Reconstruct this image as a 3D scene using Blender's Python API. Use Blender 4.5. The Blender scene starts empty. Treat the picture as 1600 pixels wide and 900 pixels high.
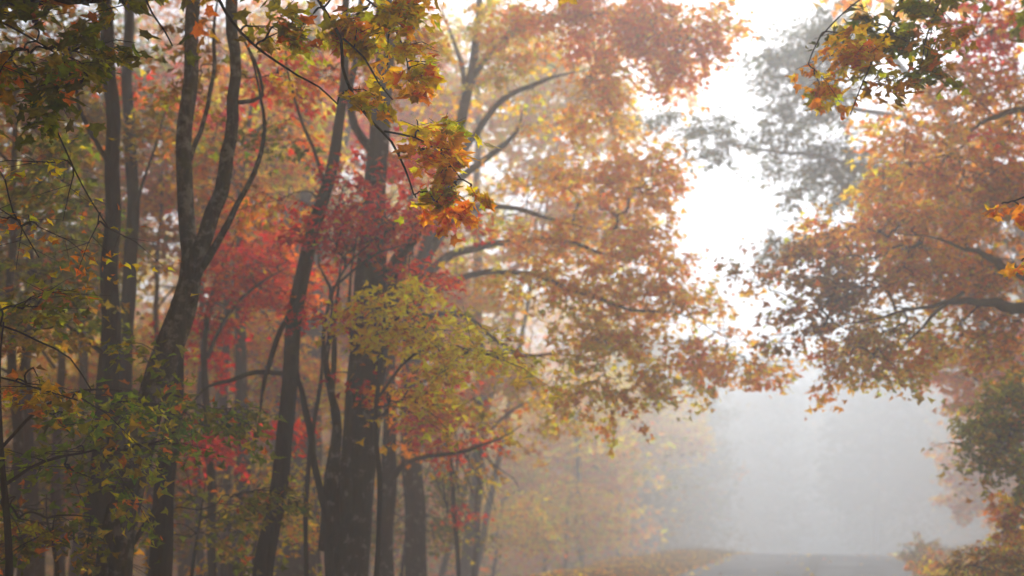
import bpy, math, random
import numpy as np
from mathutils import Vector, Matrix

# ------------------------------------------------------------------ camera, sky, sun, exposure
SC = bpy.context.scene
COL = SC.collection
F = 1570.0                       # focal length in pixels of the 1600 px wide photograph
CAMZ = 1.5
PITCH = math.atan(356 / F)       # horizon sits at row 806
cam_d = bpy.data.cameras.new("camera")
cam_d.sensor_width = 36.0
cam_d.lens = F / 1600 * 36.0
cam_d.clip_end = 2000
cam = bpy.data.objects.new("camera", cam_d)
cam.location = (0, 0, CAMZ)
cam.rotation_euler = (math.pi / 2 + PITCH, 0, 0)
COL.objects.link(cam)
SC.camera = cam
cam_d.dof.use_dof = True
cam_d.dof.focus_distance = 6.0
cam_d.dof.aperture_fstop = 1.2

SUN_AZ = 14.0                    # degrees to the right of the camera heading
SUN_EL = 47.0
world = bpy.data.worlds.new("World")
SC.world = world
world.use_nodes = True
wn, wl = world.node_tree.nodes, world.node_tree.links
bg = wn["Background"]
sky = wn.new("ShaderNodeTexSky")
sky.sky_type = 'NISHITA'
sky.sun_disc = False
sky.sun_elevation = math.radians(SUN_EL)
sky.sun_rotation = math.radians(SUN_AZ)
sky.dust_density = 2.5
sky.air_density = 1.0
sky.ozone_density = 1.0
hs = wn.new("ShaderNodeHueSaturation")
hs.inputs['Saturation'].default_value = 0.7
wl.new(sky.outputs[0], hs.inputs['Color'])
wl.new(hs.outputs[0], bg.inputs['Color'])
bg.inputs['Strength'].default_value = 0.09

sun_d = bpy.data.lights.new("sun", 'SUN')
sun_d.energy = 1.5
sun_d.angle = math.radians(12)
sun_d.color = (1.0, 0.97, 0.93)
sun = bpy.data.objects.new("sun", sun_d)
az, el = math.radians(SUN_AZ), math.radians(SUN_EL)
sd = Vector((math.sin(az) * math.cos(el), math.cos(az) * math.cos(el), math.sin(el)))
sun.rotation_euler = sd.to_track_quat('Z', 'Y').to_euler()
sun.location = sd * 300
COL.objects.link(sun)

SC.view_settings.view_transform = 'Standard'
SC.view_settings.look = 'None'
SC.view_settings.exposure = 1.58
SC.view_settings.gamma = 1.0
SC.view_settings.use_curve_mapping = False
SC.render.engine = 'CYCLES'
cy = SC.cycles
cy.max_bounces = 8
cy.diffuse_bounces = 3
cy.glossy_bounces = 2
cy.transmission_bounces = 3
cy.volume_bounces = 4
cy.transparent_max_bounces = 4
cy.use_denoising = True
cy.use_adaptive_sampling = False
cy.sample_clamp_indirect = 6.0

HAZE_DENSITY = 0.016
HAZE_G = 0.42

# ------------------------------------------------------------------ helpers
RNG = np.random.default_rng(11)
def pix(px, py, D):
    """world point seen at pixel (px,py) of the photograph, at world distance y = D"""
    c, s = math.cos(PITCH), math.sin(PITCH)
    u, v = (px - 800) / F, (450 - py) / F
    d = np.array([u, c - v * s, s + v * c])
    return np.array([0, 0, CAMZ]) + d * (D / d[1])

TH = math.atan((1290 - 800) / F)       # the road's heading
RD = np.array([math.sin(TH), math.cos(TH)])
RN = np.array([math.cos(TH), -math.sin(TH)])
S_L, S_R, S_C = -3.95, 2.55, -0.70

def crest(t):
    t = np.asarray(t, float)
    d = np.clip(t - 41, 0, None)
    q = np.clip(d, 0, 18)
    return -(0.0042 * q * q) - np.clip(d - 18, 0, None) * 0.10 * np.exp(-np.clip(d - 18, 0, None) / 40)
def smooth(a, b, x):
    k = np.clip((x - a) / (b - a), 0, 1)
    return k * k * (3 - 2 * k)
def wob(x, y):
    return (np.sin(x * 0.9 + 1.3 * np.sin(y * 0.31)) * np.cos(y * 0.7 + 0.8 * np.sin(x * 0.4)) * 0.6
            + np.sin(x * 2.3 + y * 1.1) * 0.22 + np.sin(x * 0.23 - y * 0.17) * 1.1)
def ground(x, y):
    x = np.asarray(x, float); y = np.asarray(y, float)
    t = x * RD[0] + y * RD[1]
    s = x * RN[0] + y * RN[1]
    z = crest(t)
    dl = np.clip(S_L - s, 0, None)           # metres left of the road's edge
    dr = np.clip(s - S_R, 0, None)
    z = z - 0.05 * smooth(0, .15, dl) - 0.05 * smooth(0, .15, dr)
    z = z + 0.10 * smooth(0.3, 1.6, dl) - 2.3 * smooth(.9, 13, dl)
    z = z + 1.0 * smooth(0.4, 5.5, dr) + 0.8 * smooth(5, 18, dr)
    off = smooth(0.2, 3.0, dl) + smooth(0.2, 3.0, dr)
    z = z + wob(x, y) * 0.13 * off
    return z

def tag(o, label=None, cat=None, group=None, kind=None):
    if label: o['label'] = label
    if cat: o['category'] = cat
    if group: o['group'] = group
    if kind: o['kind'] = kind
    return o
def empty(name, loc):
    o = bpy.data.objects.new(name, None)
    o.empty_display_size = .3
    o.location = [float(v) for v in loc]
    COL.objects.link(o)
    return o

class MB:
    """collects tubes and faces as numpy blocks, then links them as ONE mesh"""
    def __init__(s):
        s.v, s.f, s.m, s.c, s.sm, s.n = [], [], [], [], [], 0     # verts, tris/quads lists, material, colour, smooth
    def add(s, v, f, mat=0, col=None, smooth_=True):
        v = np.asarray(v, float).reshape(-1, 3); f = np.asarray(f, np.int64)
        s.v.append(v); s.f.append(f + s.n); s.m.append(np.full(len(f), mat)); s.sm.append(np.full(len(f), smooth_))
        s.c.append(np.ones((len(v), 3)) * .5 if col is None else col)
        s.n += len(v)
    def tube(s, pts, rad, sides=6, mat=0, rough=0.0, cap=True):
        pts = np.asarray(pts, float); rad = np.asarray(rad, float); n = len(pts)
        tan = np.gradient(pts, axis=0); tan /= np.linalg.norm(tan, axis=1)[:, None] + 1e-9
        ref = np.array([0, 1, 0.]) if abs(tan[0][1]) < .8 else np.array([1., 0, 0])
        a = np.cross(tan, ref); a /= np.linalg.norm(a, axis=1)[:, None] + 1e-9
        b = np.cross(tan, a)
        th = np.linspace(0, 2 * math.pi, sides, endpoint=False)
        rr = rad[:, None] * np.ones(sides)
        if rough:
            prof = sum(RNG.normal(0, 1) * np.sin(k * th + RNG.uniform(0, 6)) / k for k in (2, 3, 5)) * rough
            drift = np.cumsum(RNG.normal(0, rough * .25, (n, sides)), axis=0)
            drift = drift - drift.mean(1)[:, None]
            rr = rr * np.clip(1 + prof[None] + .5 * np.clip(drift, -.25, .25), .6, 1.4)
        v = pts[:, None] + rr[..., None] * (np.cos(th)[None, :, None] * a[:, None] + np.sin(th)[None, :, None] * b[:, None])
        i = np.arange(n - 1)[:, None] * sides; j = np.arange(sides)[None]; k = (j + 1) % sides
        f = np.stack([i + j, i + k, i + k + sides, i + j + sides], -1).reshape(-1, 4)
        s.add(v.reshape(-1, 3), f, mat)
        if cap:
            ctr = s.n
            s.add(np.vstack([v[-1], pts[-1][None] + tan[-1] * rad[-1] * .6]), [[q, (q + 1) % sides, sides, sides] for q in range(sides)], mat)
    def build(s, name, mats, parent=None, loc=None):
        me = bpy.data.meshes.new(name)
        V = np.vstack(s.v).astype(np.float32)
        if loc is not None: V = V - np.asarray(loc, np.float32)
        loops, starts, cnt = [], [], 0
        for f in s.f:
            if f.shape[1] == 4:
                tri = f[:, 2] == f[:, 3]
                if tri.all(): f = f[:, :3]
            starts.append(cnt + np.arange(len(f)) * f.shape[1]); loops.append(f.reshape(-1)); cnt += f.size
        L = np.concatenate(loops).astype(np.int32); S = np.concatenate(starts).astype(np.int32)
        me.vertices.add(len(V)); me.vertices.foreach_set('co', V.ravel())
        me.loops.add(len(L)); me.loops.foreach_set('vertex_index', L)
        me.polygons.add(len(S)); me.polygons.foreach_set('loop_start', S)
        me.polygons.foreach_set('material_index', np.concatenate(s.m).astype(np.int32))
        me.polygons.foreach_set('use_smooth', np.concatenate(s.sm).astype(bool))
        ca = me.color_attributes.new('tint', 'FLOAT_COLOR', 'POINT')
        C4 = np.ones((len(V), 4), np.float32); C4[:, :3] = np.vstack(s.c)
        ca.data.foreach_set('color', C4.ravel())
        me.update(calc_edges=True)
        for m in (mats if isinstance(mats, (list, tuple)) else [mats]): me.materials.append(m)
        o = bpy.data.objects.new(name, me)
        COL.objects.link(o)
        if parent is not None: o.parent = parent
        elif loc is not None: o.location = [float(q) for q in loc]
        return o

def resample(P, step):
    """Catmull-Rom through the rows of P (any number of columns)"""
    P = np.asarray(P, float)
    if len(P) < 3:
        n = max(2, int(np.linalg.norm(P[1][:3] - P[0][:3]) / step) + 1)
        k = np.linspace(0, 1, n)[:, None]
        return P[0] * (1 - k) + P[1] * k
    Q = np.vstack([2 * P[0] - P[1], P, 2 * P[-1] - P[-2]])
    out = []
    for i in range(1, len(Q) - 2):
        n = max(2, int(np.linalg.norm(Q[i + 1][:3] - Q[i][:3]) / step) + 1)
        u = np.linspace(0, 1, n, endpoint=False)[:, None]
        a, b, c, d = Q[i - 1], Q[i], Q[i + 1], Q[i + 2]
        out.append(.5 * ((2 * b) + (c - a) * u + (2 * a - 5 * b + 4 * c - d) * u ** 2 + (3 * b - a - 3 * c + d) * u ** 3))
    out.append(P[-1][None])
    return np.vstack(out)

# ------------------------------------------------------------------ materials
def new_mat(name):
    m = bpy.data.materials.new(name); m.use_nodes = True
    n = m.node_tree.nodes; n.clear()
    out = n.new('ShaderNodeOutputMaterial')
    return m, n, m.node_tree.links, out

def leaf_mat(name, trans=.45):
    m, n, l, out = new_mat(name)
    at = n.new('ShaderNodeAttribute'); at.attribute_name = 'tint'
    geo = n.new('ShaderNodeNewGeometry')
    no = n.new('ShaderNodeTexNoise'); no.inputs['Scale'].default_value = 28; no.inputs['Detail'].default_value = 3
    l.new(geo.outputs['Position'], no.inputs['Vector'])
    mr = n.new('ShaderNodeMapRange'); mr.inputs['From Min'].default_value = .3; mr.inputs['From Max'].default_value = .7
    mr.inputs['To Min'].default_value = .6; mr.inputs['To Max'].default_value = 1.25
    l.new(no.outputs['Fac'], mr.inputs['Value'])
    mx = n.new('ShaderNodeMix'); mx.data_type = 'RGBA'; mx.blend_type = 'MULTIPLY'; mx.inputs['Factor'].default_value = 1
    l.new(at.outputs['Color'], mx.inputs['A']); l.new(mr.outputs[0], mx.inputs['B'])
    d = n.new('ShaderNodeBsdfDiffuse'); t = n.new('ShaderNodeBsdfTranslucent')
    l.new(mx.outputs['Result'], d.inputs['Color']); gm = n.new('ShaderNodeGamma'); gm.inputs[1].default_value = 1.5; l.new(mx.outputs['Result'], gm.inputs[0])
    vm = n.new('ShaderNodeMix'); vm.data_type = 'RGBA'; vm.blend_type = 'MULTIPLY'; vm.inputs['Factor'].default_value = 1; vm.inputs['B'].default_value = (1.4, 1.4, 1.4, 1)
    l.new(gm.outputs[0], vm.inputs['A']); l.new(vm.outputs['Result'], t.inputs['Color'])
    a = n.new('ShaderNodeMixShader'); a.inputs[0].default_value = trans
    l.new(d.outputs[0], a.inputs[1]); l.new(t.outputs[0], a.inputs[2])
    g = n.new('ShaderNodeBsdfGlossy'); g.inputs['Roughness'].default_value = .45
    b = n.new('ShaderNodeMixShader'); b.inputs[0].default_value = .012
    l.new(a.outputs[0], b.inputs[1]); l.new(g.outputs[0], b.inputs[2]); l.new(b.outputs[0], out.inputs['Surface'])
    return m

def bark_mat(name, dark, light, lichen=0.0, moss=0.0, scale=1.0):
    m, n, l, out = new_mat(name)
    geo = n.new('ShaderNodeTexCoord')
    mp = n.new('ShaderNodeMapping'); mp.inputs['Scale'].default_value = (scale, scale, scale * .16)
    l.new(geo.outputs['Object'], mp.inputs['Vector'])
    no = n.new('ShaderNodeTexNoise'); no.inputs['Scale'].default_value = 26; no.inputs['Detail'].default_value = 8
    no.inputs['Roughness'].default_value = .65
    l.new(mp.outputs[0], no.inputs['Vector'])
    cr = n.new('ShaderNodeValToRGB')
    cr.color_ramp.elements[0].position = .35; cr.color_ramp.elements[0].color = (*dark, 1)
    cr.color_ramp.elements[1].position = .68; cr.color_ramp.elements[1].color = (*light, 1)
    l.new(no.outputs['Fac'], cr.inputs[0])
    last = cr.outputs[0]
    for amt, colr, sc in ((lichen, (.27, .285, .24), 8), (moss, (.06, .075, .02), 2.4)):
        if amt <= 0: continue
        n2 = n.new('ShaderNodeTexNoise'); n2.inputs['Scale'].default_value = sc; n2.inputs['Detail'].default_value = 6
        n2.inputs['Roughness'].default_value = .7
        l.new(geo.outputs['Object'], n2.inputs['Vector'])
        mr = n.new('ShaderNodeMapRange'); mr.inputs['From Min'].default_value = .66 - amt * .2; mr.inputs['From Max'].default_value = .76 - amt * .2
        l.new(n2.outputs['Fac'], mr.inputs['Value'])
        mx = n.new('ShaderNodeMix'); mx.data_type = 'RGBA'; mx.inputs['B'].default_value = (*colr, 1)
        mm = n.new('ShaderNodeMath'); mm.operation = 'MULTIPLY'; mm.inputs[1].default_value = .8
        l.new(mr.outputs[0], mm.inputs[0]); l.new(mm.outputs[0], mx.inputs['Factor']); l.new(last, mx.inputs['A'])
        last = mx.outputs['Result']
    bs = n.new('ShaderNodeBsdfPrincipled'); bs.inputs['Roughness'].default_value = .9
    bs.inputs['Specular IOR Level'].default_value = .2
    l.new(last, bs.inputs['Base Color'])
    bp = n.new('ShaderNodeBump'); bp.inputs['Strength'].default_value = 1.0; bp.inputs['Distance'].default_value = .06
    l.new(no.outputs['Fac'], bp.inputs['Height']); l.new(bp.outputs[0], bs.inputs['Normal'])
    l.new(bs.outputs[0], out.inputs['Surface'])
    return m

M_LEAF = leaf_mat('maple leaf', .68)
M_DARK = bark_mat('dark bark', (.011, .009, .006), (.042, .034, .024), moss=.5)
M_GREY = bark_mat('grey lichened bark', (.028, .025, .021), (.10, .094, .083), lichen=.8, moss=.5)
M_BROWN = bark_mat('brown bark', (.016, .012, .008), (.058, .045, .030), lichen=.5)
M_TWIG = bark_mat('twig bark', (.014, .011, .009), (.035, .028, .022), scale=3)

def ground_mat():
    m, n, l, out = new_mat('leaf litter soil')
    tc = n.new('ShaderNodeTexCoord')
    a = n.new('ShaderNodeTexVoronoi'); a.inputs['Scale'].default_value = 9
    b = n.new('ShaderNodeTexNoise'); b.inputs['Scale'].default_value = .8; b.inputs['Detail'].default_value = 8
    l.new(tc.outputs['Object'], a.inputs['Vector']); l.new(tc.outputs['Object'], b.inputs['Vector'])
    cr = n.new('ShaderNodeValToRGB'); e = cr.color_ramp.elements
    e[0].color = (.07, .035, .018, 1); e[1].color = (.30, .15, .06, 1)
    q = e.new(.45); q.color = (.16, .07, .03, 1); q = e.new(.7); q.color = (.24, .09, .035, 1)
    sx = n.new('ShaderNodeSeparateColor'); l.new(a.outputs['Color'], sx.inputs[0]); l.new(sx.outputs[0], cr.inputs[0])
    cr2 = n.new('ShaderNodeValToRGB'); cr2.color_ramp.elements[0].position = .42; cr2.color_ramp.elements[1].position = .62
    l.new(b.outputs['Fac'], cr2.inputs[0])
    mx = n.new('ShaderNodeMix'); mx.data_type = 'RGBA'; mx.inputs['B'].default_value = (.075, .07, .028, 1)
    mm = n.new('ShaderNodeMath'); mm.operation = 'MULTIPLY'; mm.inputs[1].default_value = .55
    l.new(cr2.outputs[0], mm.inputs[0]); l.new(mm.outputs[0], mx.inputs['Factor']); l.new(cr.outputs[0], mx.inputs['A'])
    bs = n.new('ShaderNodeBsdfPrincipled'); bs.inputs['Roughness'].default_value = .95; bs.inputs['Specular IOR Level'].default_value = .15
    bp = n.new('ShaderNodeBump'); bp.inputs['Strength'].default_value = .8; bp.inputs['Distance'].default_value = .05
    l.new(a.outputs['Distance'], bp.inputs['Height']); l.new(bp.outputs[0], bs.inputs['Normal'])
    l.new(mx.outputs['Result'], bs.inputs['Base Color']); l.new(bs.outputs[0], out.inputs['Surface'])
    return m
def asphalt_mat():
    m, n, l, out = new_mat('damp asphalt')
    tc = n.new('ShaderNodeTexCoord')
    a = n.new('ShaderNodeTexNoise'); a.inputs['Scale'].default_value = 60; a.inputs['Detail'].default_value = 6
    b = n.new('ShaderNodeTexNoise'); b.inputs['Scale'].default_value = .6; b.inputs['Detail'].default_value = 5
    for q in (a, b): l.new(tc.outputs['Object'], q.inputs['Vector'])
    ad = n.new('ShaderNodeMath'); ad.operation = 'ADD'; l.new(a.outputs['Fac'], ad.inputs[0]); l.new(b.outputs['Fac'], ad.inputs[1])
    cr = n.new('ShaderNodeValToRGB'); cr.color_ramp.elements[0].color = (.022, .024, .03, 1); cr.color_ramp.elements[1].color = (.065, .069, .078, 1)
    mr = n.new('ShaderNodeMapRange'); mr.inputs['From Min'].default_value = .7; mr.inputs['From Max'].default_value = 1.3
    l.new(ad.outputs[0], mr.inputs['Value']); l.new(mr.outputs[0], cr.inputs[0])
    bs = n.new('ShaderNodeBsdfPrincipled')
    r = n.new('ShaderNodeMapRange'); r.inputs['From Min'].default_value = .35; r.inputs['From Max'].default_value = .65
    r.inputs['To Min'].default_value = .55; r.inputs['To Max'].default_value = .8
    bs.inputs['Specular IOR Level'].default_value = .12
    l.new(b.outputs['Fac'], r.inputs['Value']); l.new(r.outputs[0], bs.inputs['Roughness'])
    l.new(cr.outputs[0], bs.inputs['Base Color'])
    bp = n.new('ShaderNodeBump'); bp.inputs['Strength'].default_value = .25; bp.inputs['Distance'].default_value = .01
    l.new(a.outputs['Fac'], bp.inputs['Height']); l.new(bp.outputs[0], bs.inputs['Normal'])
    l.new(bs.outputs[0], out.inputs['Surface'])
    return m
def paint_mat():
    m, n, l, out = new_mat('worn yellow paint')
    tc = n.new('ShaderNodeTexCoord')
    a = n.new('ShaderNodeTexNoise'); a.inputs['Scale'].default_value = 14; a.inputs['Detail'].default_value = 8
    l.new(tc.outputs['Object'], a.inputs['Vector'])
    cr = n.new('ShaderNodeValToRGB'); cr.color_ramp.elements[0].position = .48; cr.color_ramp.elements[0].color = (.055, .057, .06, 1)
    cr.color_ramp.elements[1].position = .7; cr.color_ramp.elements[1].color = (.14, .115, .05, 1)
    l.new(a.outputs['Fac'], cr.inputs[0])
    bs = n.new('ShaderNodeBsdfPrincipled'); bs.inputs['Roughness'].default_value = .9; bs.inputs['Specular IOR Level'].default_value = .1
    l.new(cr.outputs[0], bs.inputs['Base Color']); l.new(bs.outputs[0], out.inputs['Surface'])
    return m

# ------------------------------------------------------------------ terrain, road
def axis(lo, hi, near, fine, coarse):
    a = [0.0]
    while a[-1] < hi: a.append(a[-1] + (fine if a[-1] < near else coarse))
    b = [0.0]
    while b[-1] > lo: b.append(b[-1] - (fine if b[-1] > -near else coarse))
    return np.array(sorted(set(a + b)))
def grid_mesh(name, S, T, zf, mat, kind=True, lift=0.0):
    s, t = np.meshgrid(S, T)
    x = s * RN[0] + t * RD[0]; y = s * RN[1] + t * RD[1]
    z = zf(x, y, s, t) + lift
    nx, nt = len(S), len(T)
    i = (np.arange(nt - 1)[:, None] * nx + np.arange(nx - 1)[None]).reshape(-1)
    mb = MB(); mb.add(np.stack([x, y, z], -1).reshape(-1, 3), np.stack([i, i + 1, i + 1 + nx, i + nx], -1))
    o = mb.build(name, mat)
    return tag(o, kind='structure')
S = np.unique(np.concatenate([axis(-190, 190, 24, .4, 6), [S_L - .15, S_L, S_L - .01, S_R, S_R + .15, S_R + .01]]))
T = axis(-60, 200, 70, .6, 5)
def zg(x, y, s, t):
    z = ground(x, y)
    return np.where((s > S_L - .005) & (s < S_R + .005), z - .06, z)
grid_mesh('ground', S, T, zg, ground_mat())
Sr = np.linspace(S_L - .02, S_R + .02, 15)
edge = RNG.normal(0, .03, 2000)
def zr(x, y, s, t): return crest(t) - 0.02 * np.abs((s - S_C) / 3.25) ** 2
grid_mesh('road', Sr, T, zr, asphalt_mat(), lift=.012)
mp = paint_mat()
mb = MB()
for s0 in (-.15, .07):
    tt = np.arange(-20, 120, .6)
    for a_, b_ in zip(tt[:-1], tt[1:]):
        q = []
        for s_, t_ in ((s0, a_), (s0 + .08, a_), (s0 + .08, b_), (s0, b_)):
            s1 = S_C + s_
            q.append((s1 * RN[0] + t_ * RD[0], s1 * RN[1] + t_ * RD[1], float(crest(t_)) + .017))
        mb.add(q, [[0, 1, 2, 3]])
tag(mb.build('road_markings', mp), kind='structure')

# ------------------------------------------------------------------ leaves
def leaf_shape(kind):
    if kind == 'maple':      # five lobed leaf
        o = np.array([(0, 0), (.16, .06), (.42, -.02), (.34, .16), (.56, .42), (.36, .42), (.28, .50), (.14, .56), (.13, .78), (0, 1.02),
                      (-.13, .78), (-.14, .56), (-.28, .50), (-.36, .42), (-.56, .42), (-.34, .16), (-.42, -.02), (-.16, .06)])
        v = np.vstack([[(0, .3)], o])
        n = len(o)
        f = [[0, 1 + i, 1 + (i + 1) % n] for i in range(n)]
        z = np.where(np.arange(len(v)) == 0, 0, -.10 + .10 * np.abs(v[:, 0]))
    else:                    # simple three lobed leaf
        v = np.array([(0, 0), (.48, .22), (.2, .42), (0, 1.0), (-.2, .42), (-.48, .22)])
        f = [[0, 1, 2], [0, 2, 3], [0, 3, 4], [0, 4, 5]]
        z = np.abs(v[:, 0]) * .35
    v3 = np.column_stack([v[:, 0], v[:, 1] - .45, z])
    return v3, np.array(f)
SHAPES = {k: leaf_shape(k) for k in ('maple', 'simple')}

def add_leaves(mb, pos, nrm, yaw, size, col, kind, mat=1):
    """one small leaf mesh per row of pos, all in numpy"""
    sv, sf = SHAPES[kind]
    N = len(pos)
    nrm = nrm / (np.linalg.norm(nrm, axis=1)[:, None] + 1e-9)
    h = np.stack([np.cos(yaw), np.sin(yaw), np.zeros(N)], -1)
    u = h - nrm * (h * nrm).sum(1)[:, None]; u /= np.linalg.norm(u, axis=1)[:, None] + 1e-6
    w = np.cross(nrm, u)
    curl = RNG.uniform(-.6, 1.6, N)[:, None]
    V = pos[:, None] + size[:, None, None] * (w[:, None] * sv[None, :, :1] + u[:, None] * sv[None, :, 1:2]
        + nrm[:, None] * (sv[None, :, 2:3] * curl[..., None]))
    Fm = sf[None] + (np.arange(N) * len(sv))[:, None, None]
    C = np.repeat(col, len(sv), axis=0)
    mb.add(V.reshape(-1, 3), Fm.reshape(-1, 3), mat, C, False)

PAL = {  # (weight, colour) of single leaves
    'orange': [(4, (.62, .34, .045)), (2, (.68, .42, .05)), (2, (.55, .25, .035)), (1.2, (.58, .44, .06)), (.6, (.32, .17, .04))],
    'coral':  [(4, (.68, .30, .07)), (2, (.70, .37, .08)), (1, (.58, .21, .06)), (1, (.6, .42, .08))],
    'peach':  [(4, (.75, .43, .15)), (2, (.72, .50, .16)), (1, (.6, .28, .08))],
    'gold':   [(4, (.60, .42, .045)), (2, (.56, .32, .04)), (2.4, (.40, .37, .05)), (1, (.52, .24, .04))],
    'yellow': [(4, (.82, .50, .03)), (3, (.74, .47, .03)), (1, (.64, .38, .05))],
    'red':    [(4, (.40, .065, .075)), (3, (.46, .10, .085)), (2, (.27, .045, .055)), (.6, (.50, .22, .07))],
    'rose':   [(4, (.50, .12, .10)), (3, (.58, .24, .11)), (1, (.52, .34, .08))],
    'rust':   [(4, (.42, .24, .05)), (3, (.31, .16, .04)), (2, (.52, .32, .055)), (1, (.26, .22, .045))],
    'amber':  [(4, (.56, .33, .045)), (3, (.46, .24, .04)), (2, (.62, .41, .05)), (1, (.34, .26, .045))],
    'honey':  [(4, (.67, .36, .055)), (2, (.72, .42, .06)), (2, (.60, .27, .045)), (.7, (.52, .41, .05))],
    'mauve':  [(4, (.27, .165, .085)), (3, (.34, .20, .075)), (1, (.40, .28, .07)), (1, (.18, .13, .06))],
    'olive':  [(4, (.17, .17, .022)), (3, (.24, .22, .03)), (1.5, (.38, .26, .035)), (1, (.10, .11, .018))],
    'green':  [(4, (.14, .17, .028)), (3, (.22, .23, .032)), (1, (.34, .31, .045)), (1, (.08, .11, .018))],
    'turning': [(3, (.32, .27, .03)), (3, (.42, .37, .035)), (2.0, (.62, .34, .035)), (.35, (.54, .15, .03)), (2, (.62, .47, .045))],
    'brown':  [(3, (.26, .17, .05)), (3, (.34, .24, .055)), (2, (.18, .16, .038)), (1, (.40, .2, .045))],
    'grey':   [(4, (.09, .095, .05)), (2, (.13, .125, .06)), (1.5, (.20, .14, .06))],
}
def pick(pal, n, groups):
    """per leaf colour: mostly its cluster's tone with its own jitter"""
    w = np.array([q[0] for q in PAL[pal]]); c = np.array([q[1] for q in PAL[pal]]); w = w / w.sum()
    cl = c[RNG.choice(len(c), groups.max() + 1, p=w)][groups]
    own = c[RNG.choice(len(c), n, p=w)]
    k = RNG.uniform(.2, .95, (n, 1))
    col = cl * k + own * (1 - k)
    col *= np.exp(RNG.normal(0, .13, (n, 1)))
    col *= 1 + RNG.normal(0, .07, (n, 3))
    mix = RNG.random(n) < (.05 if pal in ('red', 'rose') else .12)
    if mix.any() and pal != 'grey':
        o_ = np.array([(.58, .42, .045), (.36, .34, .04), (.34, .17, .04), (.60, .24, .05)])
        col[mix] = o_[RNG.integers(0, 4, mix.sum())]
    lum = col.mean(1, keepdims=True); col = lum + (col - lum) * 1.6
    col[:, 1] *= 1.15
    return np.clip(col * 1.45, .008, .92)

def poly_in(P, x, y):
    P = np.asarray(P, float); ins = np.zeros(len(x), bool); j = len(P) - 1
    for i in range(len(P)):
        c = ((P[i, 1] > y) != (P[j, 1] > y)) & (x < (P[j, 0] - P[i, 0]) * (y - P[i, 1]) / (P[j, 1] - P[i, 1] + 1e-9) + P[i, 0])
        ins ^= c; j = i
    return ins

# where the road's corridor is open to the sky between the crowns (a region of bearing and height from the driver's seat)
GAPS = [[(965, 82), (1010, 88), (1060, 150), (1085, 120), (1110, 60), (1150, 20), (1235, -20), (1300, -20), (1235, 60), (1180, 70), (1150, 100),
         (1130, 140), (1180, 190), (1180, 235), (1260, 265), (1290, 235), (1335, 180), (1345, 215), (1300, 300), (1240, 330), (1215, 385), (1160, 412), (1110, 405),
         (1040, 375), (1060, 310), (1040, 255), (985, 200)],
        [(1105, 500), (1150, 470), (1240, 450), (1225, 490), (1190, 535), (1140, 520)]]
CX = np.array([math.cos(PITCH), math.sin(PITCH)])
def project(p):
    dz = p[:, 2] - CAMZ
    f = p[:, 1] * CX[0] + dz * CX[1]; u = -p[:, 1] * CX[1] + dz * CX[0]
    f = np.maximum(f, .1)
    return 800 + p[:, 0] / f * F, 450 - u / f * F

def catmull_limb(pl):
    """[(px,py,D,width px)] -> points and radii"""
    rows = [list(pix(a, b, D)) + [w / F * D * .5] for a, b, D, w in pl]
    return rows

def bumpy(R, amp):
    n = len(R)
    if n < 4 or amp == 0: return R
    k = np.arange(n)
    for ax in (0, 1):
        R[:, ax] += amp * (np.sin(k * .9 + RNG.uniform(0, 6)) * .5 + np.sin(k * .37 + RNG.uniform(0, 6))) * smooth(0, 4, k)
    return R

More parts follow.
